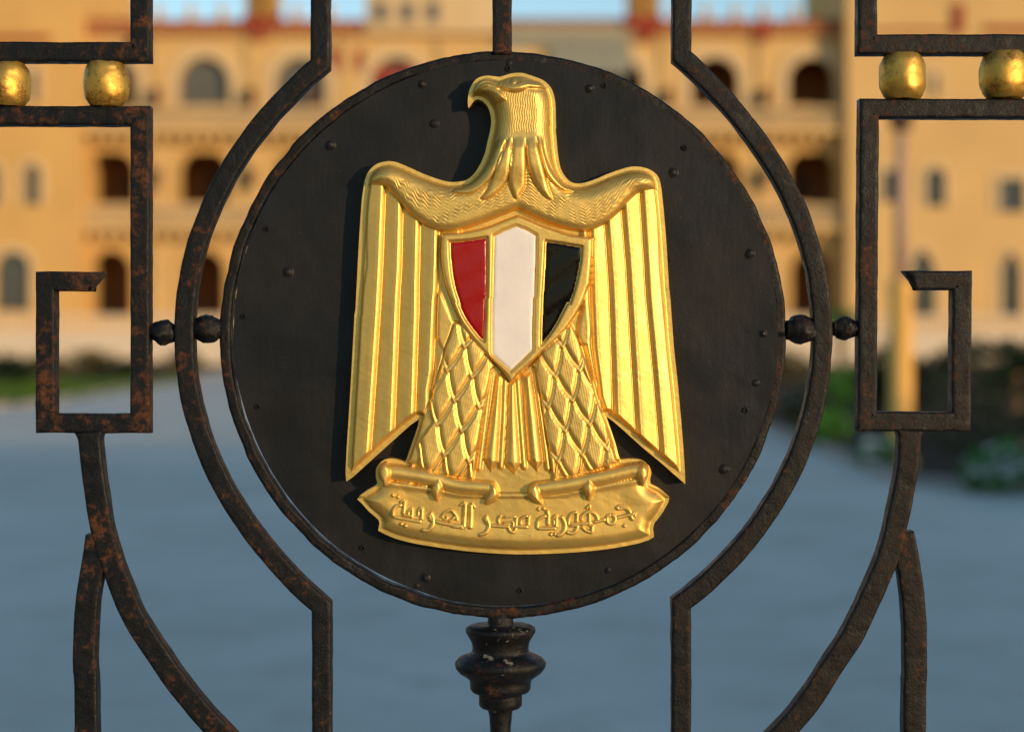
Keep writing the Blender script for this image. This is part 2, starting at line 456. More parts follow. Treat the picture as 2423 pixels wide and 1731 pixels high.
def finial():
    prof = [(22,1456),(30,1466),(31,1484),(74,1484),(82,1489),(83,1497),(78,1506),(70,1520),(67,1535),(68,1546),(80,1552),(100,1560),(109,1571),(107,1583),(96,1596),(80,1607),(73,1614),(72,1634),(66,1641),(52,1644),(51,1672),(45,1679),(30,1683),(27,1695),(25,1740),(24,2700)]
    vs = []; fs = []; n = 56; ctr = (1184, 1580)
    dense = []
    for i in range(len(prof)-1):
        q = max(1, min(12, int(abs(prof[i+1][1]-prof[i][1])/5)))
        for k in range(q): dense.append((prof[i][0]+(prof[i+1][0]-prof[i][0])*k/q, prof[i][1]+(prof[i+1][1]-prof[i][1])*k/q))
    dense.append(prof[-1])
    for r, py in dense:
        x, _, z = W(ctr[0], py, 0)
        for k in range(n):
            a = 2*math.pi*k/n; vs.append((x+r*S*math.cos(a), 24*S+r*S*math.sin(a)*0.8, z))
    for j in range(len(dense)-1):
        for k in range(n):
            kk = (k+1) % n; fs.append((j*n+k, (j+1)*n+k, (j+1)*n+kk, j*n+kk))
    return obj('turned_baluster', mesh('turned_baluster', jitter(vs, 0.0005, 0.013), fs), M['iron_chipped'], gate)
finial()
# outer frame of the gate leaf, beyond the picture
mb = MB()
for x in (-1.33, 1.33): mb.box(x-0.03, x+0.03, -0.006, 0.045, 0.12, 2.55)
mb.box(-1.3, 1.3, 0.0, 0.04, 0.46, 0.52); mb.box(-1.3, 1.3, 0.0, 0.04, 2.28, 2.34)
mb.build('outer_frame', M['iron'], gate)

# ------------------------------------------------------------------ EMBLEM (a relief: one height field cut into its parts)
def c1(*p): return np.array([(800 + x/2.706, 150 + y/2.706) for x, y in p])
def c2(*p): return np.array([(800 + x/2.706, 700 + y/2.706) for x, y in p])
def hd(*p): return np.array([(1080 + x/8.73, 160 + y/8.73) for x, y in p])
def cat(*a): return np.concatenate(a)
def crv(p, n=6): return np.array(spline(p, n))

neck_in = crv(hd((255,885),(300,830),(360,750),(420,712),(480,712),(560,750),(640,840),(690,950),(715,1060),(722,1170),(708,1290),(685,1420),(650,1550)), 4)
SIL = cat(
    crv(hd((255,885),(243,780),(250,650),(270,540),(300,460),(350,370),(420,290),(520,240),(640,220),(760,230),(880,243),(940,235),(1050,200),(1150,175),(1250,163),(1380,168),(1500,205),(1650,255),(1780,310),(1880,390),(1950,480),(2000,600),(2030,750),(2040,900),(2045,1100),(2055,1350)), 4)[:-1],
    crv(c1((1390,430),(1396,500),(1405,590),(1422,680),(1455,740),(1500,774),(1560,776),(1640,752),(1720,718),(1800,690),(1870,672),(1940,675),(2000,697),(2040,735),(2058,795),(2068,880),(2080,1000),(2095,1200),(2110,1450)), 4),
    c2((2118,20),(2127,150),(2140,330),(2165,560),(2185,780),(2200,960),(2210,1120),(2212,1194)),
    c2((2150,1140),(2060,1060),(1950,970),(1850,880),(1760,800),(1712,765),(1725,800),(1745,860),(1768,930),(1783,990),(1798,1038)),
    crv(c2((1850,1033),(1910,1036),(1955,1052),(1984,1083),(1997,1120),(1990,1160),(1990,1188)), 4)[:-1],
    c2((1995,1193),(2050,1222),(2112,1276)), crv(c2((2104,1310),(2070,1370),(2040,1412),(2016,1440)), 3), c2((2008,1475),(2014,1528)),
    crv(c2((1980,1548),(1900,1572),(1750,1600),(1600,1618),(1400,1632),(1150,1638),(900,1625),(700,1602),(500,1570),(380,1540),(300,1507)), 4),
    c2((265,1488),(273,1440),(268,1420)), crv(c2((240,1395),(200,1360),(165,1320),(132,1290)), 3), c2((150,1265),(190,1235),(240,1207),(260,1188)),
    crv(c2((250,1150),(252,1100),(270,1065),(300,1042),(340,1032),(390,1038),(437,1052)), 4),
    c2((450,1020),(470,960),(495,890),(515,830),(524,782),(470,820),(380,900),(280,990),(170,1090),(110,1145),(63,1178),(58,1120),(66,960),(79,760),(91,560),(104,330),(116,100)),
    crv(c1((120,1600),(130,1400),(140,1200),(150,1040),(160,900),(170,820),(183,750),(205,702),(240,665),(290,643),(345,637),(400,650),(470,680),(560,720),(650,752),(720,768),(790,765),(830,752),(870,720),(910,660),(940,590),(955,530)), 4)[:-1],
    neck_in[::-1][:-1])

STEP = 1.5
X0, X1, Y0, Y1 = 806, 1636, 170, 1316
gx = np.arange(X0, X1, STEP); gy = np.arange(Y0, Y1, STEP)
GX, GY = np.meshgrid(gx, gy)

def seg_dist(px, py, poly, closed, want=False):
    best = np.full(px.shape, 1e9); inside = np.zeros(px.shape, bool)
    if want: bx = np.zeros(px.shape); by = np.zeros(px.shape)
    n = len(poly)
    for i in range(n if closed else n-1):
        ax, ay = poly[i]; qx, qy = poly[(i+1) % n]; dx, dy = qx-ax, qy-ay; L = dx*dx+dy*dy
        if L < 1e-9: continue
        t = np.clip(((px-ax)*dx + (py-ay)*dy)/L, 0, 1); ex = ax+t*dx; ey = ay+t*dy
        d = (px-ex)**2 + (py-ey)**2
        if want:
            m = d < best; bx[m] = ex[m]; by[m] = ey[m]
        best = np.minimum(best, d)
        if closed and ay != qy:
            c = ((ay > py) != (qy > py)) & (px < dx*(py-ay)/dy + ax); inside ^= c
    d = np.sqrt(best)
    if closed: d = np.where(inside, d, -d)
    return (d, bx, by) if want else d

def field(poly, closed=True, pad=40, far=None):
    """signed distance (positive inside) evaluated near the polygon only"""
    out = np.full(GX.shape, -1e3 if closed else 1e3)
    lo = poly.min(0) - pad; hi = poly.max(0) + pad
    i0, i1 = np.searchsorted(gy, [lo[1], hi[1]]); j0, j1 = np.searchsorted(gx, [lo[0], hi[0]])
    if i1 > i0 and j1 > j0: out[i0:i1, j0:j1] = seg_dist(GX[i0:i1, j0:j1], GY[i0:i1, j0:j1], poly, closed)
    return out
def ss(x): x = np.clip(x, 0, 1); return x*x*(3-2*x)
def rnd(x): x = np.clip(x, 0, 1); return np.sqrt(np.clip(1-(1-x)**2, 0, 1))
def rnd2(x): x = np.clip(x, 0, 1); return 1-(1-x)**2

sd = field(SIL)
B = 39.0                                          # flange height above the sheet
H = B + 0*GX
H += 9*ss((sd-12)/5.0)
BASE = B + 9

# wings: long feathers, each tilted and dropping to a crease
def feathers(creases, lo, hi, mirror):
    cols = [np.interp(GY[:, 0], c[:, 1], c[:, 0]) for c in creases]
    out = np.zeros(GX.shape)
    for a, b in zip(cols[:-1], cols[1:]):
        A = a[:, None]; Bc = b[:, None]; f = (GX-A)/np.maximum(Bc-A, 1.0); m = (f >= 0) & (f < 1)
        if mirror: f = 1-f
        wdt = np.maximum(Bc-A, 1.0); steep = np.clip(13.0/wdt, 0.2, 0.6); pk = 1-steep
        up = 0.34 + 0.62*(f/pk); dn = np.cos(np.clip((f-pk)/steep, 0, 1)*math.pi/2)**0.9
        prof = np.where(f < pk, up - 0.06*np.exp(-((f-pk)*wdt/3.0)**2), dn*0.96)
        prof *= 0.12 + 0.88*ss(f*wdt/4.5)                 # the neighbour's edge dips into the crease
        out = np.where(m, prof, out)
    return out
wl = [cat(c1((186,700),(192,1300)), c2((150,100),(118,560),(80,1000),(60,1180))), cat(c1((316,700),(318,830),(300,1300)), c2((285,100),(255,560),(225,1000),(222,1180))),
      cat(c1((426,700),(428,930),(420,1300)), c2((408,10),(392,430),(375,850),(365,1000))), cat(c1((538,900),(538,1050),(530,1400)), c2((528,100),(515,500),(508,700),(500,1000))),
      cat(c1((658,1000),(655,1200),(648,1450)), c2((640,30),(620,480),(600,600))), cat(c1((800,1000),(800,1500)), c2((820,200),(700,400),(640,600)))]
wr = [cat(c1((1540,1000),(1545,1480)), c2((1545,60),(1560,300),(1640,560),(1700,900))), cat(c1((1598,1100),(1606,1460)), c2((1608,40),(1620,330),(1660,640),(1700,760))),
      cat(c1((1698,900),(1700,1040),(1725,1400)), c2((1730,10),(1748,560),(1752,740),(1760,900))), cat(c1((1800,800),(1805,940),(1835,1300)), c2((1845,0),(1870,430),(1895,850),(1905,1000))),
      cat(c1((1915,700),(1920,830),(1950,1300)), c2((1960,0),(2000,430),(2040,900),(2055,1200))), cat(c1((2030,700),(2050,1300)), c2((2075,100),(2120,560),(2165,1000),(2180,1200)))]
wingmask = ss((sd-14)/6)
H += 12*feathers(wl, 0, 0, False)*wingmask*(GX < 1180)
H += 12*feathers(wr, 0, 0, True)*wingmask*(GX > 1240)
# small feather next to the shield (both sides)
for poly in (crv(c1((640,1624),(645,1520),(655,1462),(690,1520),(740,1640),(800,1760),(760,1830),(690,1860),(640,1760)), 4), crv(c1((1590,1470),(1602,1560),(1612,1700),(1600,1800),(1545,1790),(1530,1700),(1560,1560)), 4)):
    q = field(poly); H = np.where(q > 0, np.maximum(H, BASE+4+7*rnd(q/8)), H)

# shoulders, breast, neck and head rise above the feathers
lower = crv(c1((120,800),(210,790),(270,788),(318,800),(355,842),(400,890),(440,940),(500,1000),(560,1040),(620,1070),(690,1084),(770,1078),(860,1050),(980,1005),(1080,965),(1150,942),(1200,965),(1290,1010),(1400,1050),(1500,1075),(1580,1082),(1640,1062),(1700,1030),(1760,985),(1830,910),(1890,850),(1935,825),(2030,815),(2140,815)), 5)
SH = cat(lower, c1((2300,300),(2300,-100),(0,-100),(0,300)))
q = seg_dist(GX, GY, SH, True)
sh = q
Hs = BASE + 9 + 19*rnd(q/22)*1.0
sideround = rnd2((sd-13)/34)
Hs = B + 9*ss((sd-11)/5) + (Hs-BASE)*np.clip(0.25+0.75*sideround, 0, 1)
neckm = ss((455-GY)/60)
Hs += 9*neckm*rnd2((sd-14)/40)
H = np.where((q > 0) & (sd > 0), np.where(sd > 11, Hs, H), H)
# wavy barbs on the breast and shoulders
nzv = np.sin(GX*0.031+1.3)*np.cos(GY*0.043)*2.2 + np.sin(GX*0.013-GY*0.021)*3
wav = np.sin(2*np.pi*(q + 2.4*np.sin(2*np.pi*(GX+nzv*2)/23.0) + nzv)/7.6)
wm = ss((q-10)/10)*ss((sd-22)/8)*ss((GY-395)/25)
DET = np.where(q > 0, 0.66*wav*wm*(0.55+0.45*np.sin(GX*0.05+GY*0.083+nzv)), 0)
# neck: fine vertical barbs and five pointed locks
nm = ss((sd-15)/5)*ss((GY-224)/6)*ss((395-GY)/60)*(q > 0)
DET += 0.38*np.sin(2*np.pi*(GX + 0.05*(GY-230) + 1.1*np.sin(GY*0.21))/5.6)*nm
locks = [
 c1((1068,455),(1080,480),(1062,560),(1032,660),(985,750),(930,810),(860,848),(790,852),(738,830),(800,808),(860,768),(915,712),(960,640),(1000,560),(1030,500)),
 c1((1116,490),(1114,600),(1102,700),(1078,780),(1032,840),(970,880),(920,884),(960,830),(992,760),(1016,680),(1046,600),(1085,520)),
 c1((1128,470),(1196,470),(1199,600),(1200,760),(1194,812),(1168,850),(1140,886),(1115,840),(1096,780),(1098,680),(1112,580),(1120,510)),
 c1((1204,480),(1255,470),(1278,560),(1302,650),(1322,740),(1345,820),(1367,888),(1330,876),(1280,822),(1240,750),(1211,660),(1201,560)),
 c1((1268,480),(1296,480),(1314,580),(1344,670),(1404,760),(1470,815),(1506,832),(1440,834),(1380,792),(1328,730),(1300,640),(1280,560))]
lockq = []
for i, p in enumerate(locks):
    k = field(crv(cat(p, p[:1]), 4)); lockq.append(k)
    fade = ss((GY-(330 if i < 4 else 326))/36)
    H += np.where(k > 0, (2.0*ss(k/2.0) + 8.5*rnd(k/10.5))*fade, -2.2*np.exp(-(np.clip(-k, 0, 50)/3.0)**2)*fade*(k > -20))
# head: brow and eye, beak
HD = np.zeros(GX.shape)
def add(poly, hgt, wid, close=True):
    k = field(crv(cat(poly, poly[:1]), 4) if close else poly); global HD
    HD = HD + np.where(k > 0, hgt*rnd(k/wid), 0); return k
headp = hd((905,352),(1000,310),(1100,275),(1240,256),(1340,275),(1450,318),(1560,345),(1680,360),(1760,400),(1830,470),(1870,522),(1760,526),(1600,528),(1480,532),(1400,570),(1300,605),(1180,620),(1080,600),(1000,565),(930,520),(890,440))
add(headp, 9.5, 9.5)
lens = hd((1030,395),(1100,355),(1180,338),(1270,358),(1340,400),(1290,440),(1190,465),(1100,445))
k = add(lens, -2.2, 2)
k = np.hypot(GX-(1080+1172/8.73), GY-(160+402/8.73)); HD += np.where(k < 7.2, 4.5*rnd((7.2-k)/5), 0)
add(hd((345,560),(400,430),(500,330),(640,292),(760,312),(900,365),(925,440),(905,520),(840,470),(740,405),(640,385),(530,425),(440,510),(380,600)), 5.5, 5)
add(hd((420,560),(520,440),(640,395),(740,425),(830,490),(905,548),(830,552),(720,508),(600,508),(500,555)), 4.5, 4.5)
add(hd((430,622),(500,562),(600,515),(720,515),(830,555),(930,622),(990,690),(1022,772),(900,800),(790,828),(735,770),(690,705),(620,640),(540,600)), 9.5, 11)

# legs, tail
legL = cat(c2((748,165),(720,250),(690,330),(665,430),(635,530),(602,640),(580,690),(545,790),(512,890),(482,980),(455,1052),(560,1100),(720,1140),(875,1165)), c2((892,1010),(915,860),(940,720),(962,600),(985,480),(1010,440),(930,330),(800,170)))
legR = cat(c2((1490,180),(1530,270),(1560,360),(1590,450),(1625,560),(1660,680),(1700,780),(1735,870),(1765,960),(1795,1050),(1650,1100),(1500,1140),(1368,1165)), c2((1348,1010),(1322,860),(1300,720),(1282,600),(1262,480),(1235,440),(1320,330),(1440,170)))
def scales(T0, a, b):
    """overlapping pointed scales, lower rows first; each has a bordered V and a leaf body"""
    out = np.full(GX.shape, 1.0)
    a = np.array(a, float)/2.706; b = np.array(b, float)/2.706; det = a[0]*b[1]-a[1]*b[0]
    todo = sorted(((i, j) for i in range(-5, 7) for j in range(-6, 7)), key=lambda q: -(q[0]+q[1]) - 0.01*q[0])
    sn = abs(det)/np.linalg.norm(a)
    for i, j in todo:
        t = np.array([800+T0[0]/2.706, 700+T0[1]/2.706]) + i*a + j*b
        if not (1000 < t[0] < 1460 and 730 < t[1] < 1200): continue
        r0, r1 = np.searchsorted(gy, [t[1]-150, t[1]+4]); q0, q1 = np.searchsorted(gx, [t[0]-70, t[0]+70])
        dx, dy = GX[r0:r1, q0:q1]-t[0], GY[r0:r1, q0:q1]-t[1]
        be = -(dx*b[1]-dy*b[0])/det; al = -(a[0]*dy-a[1]*dx)/det       # along the two arms, from the tip
        mx_, mn_ = np.maximum(al, be), np.minimum(al, be)
        d = sn*mn_ + 4.5*np.sin(math.pi*np.clip(mx_, 0, 1)) - 1.5
        lift = 9.5*(1-0.62*np.clip((al+be)/2, 0, 1.2)**0.8)
        h = lift + 2.2*rnd(d/2.2) - 2.8*np.exp(-((d-8.6)/1.7)**2) + 5.2*rnd2((d-9.8)/13)
        h += 0.35*np.sin((al-be)*34)*ss((d-12)/5)
        m = (d > 0) & (mx_ < 1.25) & (mn_ > -0.3)
        cur = out[r0:r1, q0:q1]; out[r0:r1, q0:q1] = np.where(m, h, cur)
    return out
kL, kR = field(legL), field(legR)
scL = scales((745,690), (-110,150), (46,190)); scR = scales((1500,690), (108,150), (-46,190))
legbow = lambda k: 6*rnd(k/26)
def over(k, h, w=3.0):
    global H
    t = ss((k+w*0.5)/w); H = H*(1-t) + h*t
over(kL, BASE+2+legbow(kL)+scL*ss(kL/4)); over(kR, BASE+2+legbow(kR)+scR*ss(kR/4))
tail = c2((1010,440),(985,480),(962,600),(940,720),(915,860),(892,1010),(875,1165),(960,1180),(1030,1245),(1215,1245),(1280,1190),(1368,1165),(1348,1010),(1322,860),(1300,720),(1282,600),(1262,480),(1235,440),(1110,560))
kT = field(tail)
Ht = BASE + 4 + 0*GX
ridge = lambda p, r, h: h*rnd((r-field(p, closed=False))/r)
for p in (c2((1070,540),(1060,800),(1044,1080)), c2((1150,540),(1168,800),(1190,1080)), c2((978,500),(935,850),(905,1090)), c2((1264,480),(1310,850),(1340,1090)), c2((1040,520),(1015,800),(1002,1000)), c2((1190,520),(1225,800),(1240,1000))):
    Ht = np.maximum(Ht, BASE+4+ridge(p, 6.5, 7.0))
for p in (c2((1092,540),(1078,800),(1064,1060),(1125,1124),(1172,1060),(1156,800),(1138,540)), c2((1018,490),(975,760),(934,1030),(980,1112),(1030,1052),(1048,760),(1052,500)), c2((1180,500),(1192,760),(1214,1042),(1272,1108),(1308,1050),(1278,760),(1240,480))):
    k = field(p); Ht = np.where(k > 0, np.maximum(Ht, BASE+5+14*rnd2(k/17)), Ht)
over(kT, Ht)
# flange again over the outer leg edge
H = np.where((sd < 12) & (GY > 960) & (GY < 1085) & ((GX < 1010) | (GX > 1430)), np.minimum(H, B+3+ss((sd-6)/6)*20), H)

# banner
ban = cat(c2((262,1188),(345,1168),(480,1190),(640,1212),(800,1240),(960,1252),(1030,1244),(1215,1244),(1280,1252),(1400,1240),(1590,1208),(1750,1180),(1900,1150),(1990,1188),(2060,1215),(2140,1276),(2060,1400),(2040,1560),(1800,1640),(1150,1700),(600,1660),(250,1560),(240,1420),(90,1290)))
kB = field(ban)
Hb = B + 7*ss((sd-11)/4) + 15*rnd2((sd-13)/26) - 3.2*ss((sd-40)/45)
Hb += 3.0*np.exp(-((kB-6)/7.0)**2)*(GY < 1172)
H = np.where(kB > 0, Hb, H)
# feet: a gripping toe each side, three claws each
def tube(p, r, h0, h1):
    global H
    k = field(crv(p, 5), closed=False); H = np.where(k < r, np.maximum(H, h0 + h1*rnd((r-k)/r)), H); return k
footL = tube(c2((318,1112),(400,1118),(520,1138),(640,1160),(700,1182),(800,1202),(975,1215)), 17.5, BASE+7, 17)
footR = tube(c2((1928,1100),(1850,1110),(1720,1140),(1590,1165),(1480,1190),(1400,1202),(1270,1220)), 17.5, BASE+7, 17)
claws = [c2((318,1050),(350,1082),(356,1130),(340,1165),(318,1200),(292,1172),(274,1130),(282,1078)), c2((652,1143),(675,1185),(680,1215),(665,1250),(640,1292),(615,1250),(608,1218),(622,1180)),
         c2((975,1172),(1010,1190),(1030,1225),(1030,1258),(1005,1290),(948,1314),(952,1270),(972,1230)), c2((1938,1056),(1965,1085),(1972,1130),(1958,1165),(1942,1200),(1915,1165),(1898,1125),(1905,1078)),
         c2((1592,1148),(1625,1185),(1636,1215),(1622,1255),(1596,1290),(1578,1255),(1560,1215),(1572,1180)), c2((1265,1172),(1225,1195),(1212,1230),(1222,1270),(1255,1298),(1300,1312),(1296,1262),(1290,1225))]
clawq = np.full(GX.shape, -1e3)
for p in claws:
    k = field(crv(cat(p, p[:1]), 4)); clawq = np.maximum(clawq, k)
    H = np.where(k > 0, np.maximum(H, BASE+13+19*rnd(k/12)), H)

# shield
shieldp = cat(crv(c1((1150,985),(1080,1010),(980,1050),(880,1078),(780,1094),(700,1100),(672,1102)), 4), crv(c1((664,1180),(668,1280),(690,1400),(722,1500),(760,1597)), 4)[1:], crv(c2((760,112),(800,190),(860,270),(930,350),(1000,420),(1060,485),(1106,552)), 4)[1:],
              crv(c2((1106,552),(1160,490),(1230,430),(1300,360),(1380,290),(1450,215),(1510,130),(1558,40),(1585,-40)), 4)[1:], crv(c1((1600,1420),(1615,1260),(1620,1128)), 4), crv(c1((1560,1118),(1480,1108),(1400,1083),(1300,1048),(1220,1013)), 4))
stripes = {
 'red_stripe': cat(c1((722,1153),(840,1144),(957,1126),(960,1300),(957,1500)), c2((950,20),(945,160),(938,290)), crv(c2((938,290),(905,262),(855,198),(810,130),(775,50)), 4)[1:], crv(c1((790,1556),(755,1450),(735,1350),(725,1250)), 4)),
 'white_stripe': cat(c1((998,1114),(1060,1080),(1142,1050),(1205,1074),(1268,1110),(1265,1300),(1258,1500)), c2((1250,20),(1246,200),(1246,345),(1180,412),(1105,478),(1040,422),(984,366),(984,200),(986,20)), c1((990,1500),(994,1300))),
 'black_stripe': cat(c1((1326,1148),(1440,1165),(1553,1184)), crv(c1((1548,1260),(1535,1340),(1512,1440),(1480,1540)), 4), crv(c2((1475,30),(1440,95),(1390,190),(1335,268),(1297,312)), 4)[1:], c2((1300,160),(1305,20)), c1((1312,1400)))}
kS = field(shieldp, pad=10)
kst = np.full(GX.shape, -1e3)
for p in stripes.values(): kst = np.maximum(kst, field(p))
Hsh = BASE + 12 + 4*rnd(kS/5) + 7*rnd(np.minimum(kS, 12)/9)*ss((-kst+0.5)/5.0)
H = np.where(kS > 0, Hsh, H)
# a shadow-gap lip round the shield
H = np.where((kS <= 0) & (kS > -3), H-1.5, H)

H = H + 1.35*HD
for _ in range(1):                                # the casting is soft: no razor creases
    Hp = np.pad(H, 1, mode='edge')
    H = (Hp[:-2, 1:-1] + 2*Hp[1:-1, 1:-1] + Hp[2:, 1:-1])/4
    Hp = np.pad(H, 1, mode='edge')
    H = (Hp[1:-1, :-2] + 2*Hp[1:-1, 1:-1] + Hp[1:-1, 2:])/4
H += DET*(kS <= 0)*(np.maximum.reduce(lockq) < -1)
# slow unevenness of the hand-filed surface
H += 0.30*np.sin(GX*0.047+GY*0.021+np.sin(GY*0.06))*np.cos(GY*0.039-GX*0.017) + 0.12*np.sin(GX*0.17+2*np.sin(GY*0.11))*np.sin(GY*0.19)

dHy, dHx = np.gradient(H, STEP)
def bil(F_, px, py):
    u = np.clip((np.asarray(px)-X0)/STEP, 0, len(gx)-1.001); v = np.clip((np.asarray(py)-Y0)/STEP, 0, len(gy)-1.001)
    i, j = v.astype(int), u.astype(int); a, b = v-i, u-j
    return F_[i, j]*(1-a)*(1-b) + F_[i+1, j]*a*(1-b) + F_[i, j+1]*(1-a)*b + F_[i+1, j+1]*a*b

emblem = tag(empty('eagle_emblem', W(1215, 1240, 0)), 'golden eagle emblem with a red, white and black shield on the round black disc', 'emblem')

def relief_world(px, py, h):
    return np.stack([(px-CX)*S*CAMD/1.5, -h*S, CAMH-(py-HY)*S], -1)

# cells inside the outline, split by part
ci = (sd[:-1, :-1]+sd[1:, :-1]+sd[:-1, 1:]+sd[1:, 1:])/4 > 0
cx = (GX[:-1, :-1]+GX[1:, 1:])/2; cy = (GY[:-1, :-1]+GY[1:, 1:])/2
def at_c(a): return (a[:-1, :-1]+a[1:, :-1]+a[:-1, 1:]+a[1:, 1:])/4
names = ['rim', 'wing', 'wing', 'breast', 'neck', 'head', 'leg', 'leg', 'tail', 'banner', 'foot', 'foot', 'shield']
lab = np.where(cx < 1200, 1, 2)
shc = at_c(sh); lab = np.where(shc > 0, np.where(cx < 1010, 1, np.where(cx > 1415, 2, 3)), lab)
anyl = at_c(np.maximum.reduce(lockq))
lab = np.where((shc > 0) & ((cy < 400) & (cx > 1110) & (cx < 1330) | (anyl > 0)), 4, lab)
beak_line = np.interp(cx, [1080, 1165, 1170, 1185, 1200, 1250, 1295, 1330], [275, 260, 256, 250, 232, 225, 221, 221])
lab = np.where((shc > 0) & (cy < beak_line) & (cx < 1320), 5, lab)
lab = np.where(at_c(kL) > 0, 6, lab); lab = np.where(at_c(kR) > 0, 7, lab); lab = np.where(at_c(kT) > 0, 8, lab)
lab = np.where(at_c(kB) > 0, 9, lab)
lab = np.where((at_c(footL) < 17) | ((at_c(clawq) > 0) & (cx < 1210)), 10, lab)
lab = np.where((at_c(footR) < 17) | ((at_c(clawq) > 0) & (cx > 1210)), 11, lab)
lab = np.where(at_c(kS) > 0, 12, lab)
lab = np.where((at_c(sd) < 11.5) & (lab != 10) & (lab != 11), 0, lab)

# snap the vertices on the cut edge to the outline
ny, nx = GX.shape
cnt = np.zeros((ny, nx), int)
for a, b in ((0, 0), (0, 1), (1, 0), (1, 1)): cnt[a:ny-1+a, b:nx-1+b] += ci
bd = (cnt > 0) & (cnt < 4)
PX, PY = GX.copy(), GY.copy()
_, bx, by = seg_dist(GX[bd], GY[bd], SIL, True, True)
PX[bd], PY[bd] = bx, by
HH = H.copy(); HH[bd] = B - 2.0
VW = relief_world(PX.ravel(), PY.ravel(), HH.ravel())
NW = np.stack([-dHx.ravel(), -np.ones(GX.size), dHy.ravel()], -1); NW /= np.linalg.norm(NW, axis=1)[:, None]
idx = np.arange(ny*nx).reshape(ny, nx)
Q = np.stack([idx[:-1, :-1], idx[1:, :-1], idx[1:, 1:], idx[:-1, 1:]], -1)      # counter-clockwise seen from the camera

def big_mesh(name, V, faces, N=None):
    me = bpy.data.meshes.new(name); nf = len(faces)
    me.vertices.add(len(V)); me.vertices.foreach_set('co', V.astype(np.float32).ravel())
    me.loops.add(nf*4); me.loops.foreach_set('vertex_index', faces.astype(np.int32).ravel())
    me.polygons.add(nf); me.polygons.foreach_set('loop_start', np.arange(0, nf*4, 4, dtype=np.int32))
    me.update(calc_edges=True); me.validate()
    me.shade_smooth()
    if N is not None: me.normals_split_custom_set_from_vertices(N.astype(np.float32))
    return me

parts = {}
for L, nm_ in enumerate(names):
    fc = Q[ci & (lab == L)]
    if len(fc) == 0: continue
    u, inv = np.unique(fc, return_inverse=True)
    o = obj(nm_, big_mesh(nm_, VW[u], inv.reshape(-1, 4), NW[u]), M['gold'], emblem)
    parts[L] = o
# side wall of the casting, down to the sheet
loops = np.concatenate([np.stack([Q[ci][:, k], Q[ci][:, (k+1) % 4]], -1) for k in range(4)])
key = {}
for a, b in loops:
    if (b, a) in key: del key[(b, a)]
    else: key[(a, b)] = 1
ed = list(key); u = sorted({v for e in ed for v in e}); loc = {v: i for i, v in enumerate(u)}
top = VW[u].copy(); mid = top.copy(); mid[:, 1] += 2*S; bot = top.copy(); bot[:, 1] = 0.0006
n_ = len(u); fcs = [(loc[b], loc[a], loc[a]+2*n_, loc[b]+2*n_) for a, b in ed]
obj('edge', mesh('edge', np.concatenate([top, mid, bot]), fcs), M['gold'], parts[0], smooth=True)

# enamel stripes: own sheets, cut along clean outlines
def stripe(name, poly, mat):
    st = 3.0; lo, hi = poly.min(0)-3, poly.max(0)+3
    ax, ay = np.arange(lo[0], hi[0], st), np.arange(lo[1], hi[1], st); AX, AY = np.meshgrid(ax, ay)
    wob = np.array([(p[0]+0.7*noise.noise(Vector((p[0]*0.05, p[1]*0.05, 1))), p[1]+0.7*noise.noise(Vector((p[0]*0.05, p[1]*0.05, 5)))) for p in np.array(resample([tuple(q) for q in poly]+[tuple(poly[0])], 5.0))[:-1]])
    d = seg_dist(AX, AY, wob, True)
    c = (d[:-1, :-1]+d[1:, :-1]+d[:-1, 1:]+d[1:, 1:])/4 > 0
    cn = np.zeros(AX.shape, int); a_, b_ = AX.shape
    for i, j in ((0, 0), (0, 1), (1, 0), (1, 1)): cn[i:a_-1+i, j:b_-1+j] += c
    bdm = (cn > 0) & (cn < 4); _, qx, qy = seg_dist(AX[bdm], AY[bdm], wob, True, True)
    AX[bdm], AY[bdm] = qx, qy
    d = np.where(bdm, 0, d)
    h = BASE + 15.4 + 3.2*rnd2(np.clip(d, 0, 99)/9) + 0.5*np.sin(AX*0.06+AY*0.05)*np.cos(AY*0.045)
    h = np.where(bdm, BASE+13.5, h)
    V = relief_world(AX.ravel(), AY.ravel(), h.ravel()); ix = np.arange(a_*b_).reshape(a_, b_)
    q4 = np.stack([ix[:-1, :-1], ix[1:, :-1], ix[1:, 1:], ix[:-1, 1:]], -1)[c]
    uu, iv = np.unique(q4, return_inverse=True)
    return obj(name, big_mesh(name, V[uu], iv.reshape(-1, 4)), mat, parts[12])
stripe('red_stripe', stripes['red_stripe'], M['red'])
stripe('white_stripe', stripes['white_stripe'], M['white'])
stripe('black_stripe', stripes['black_stripe'], M['black'])

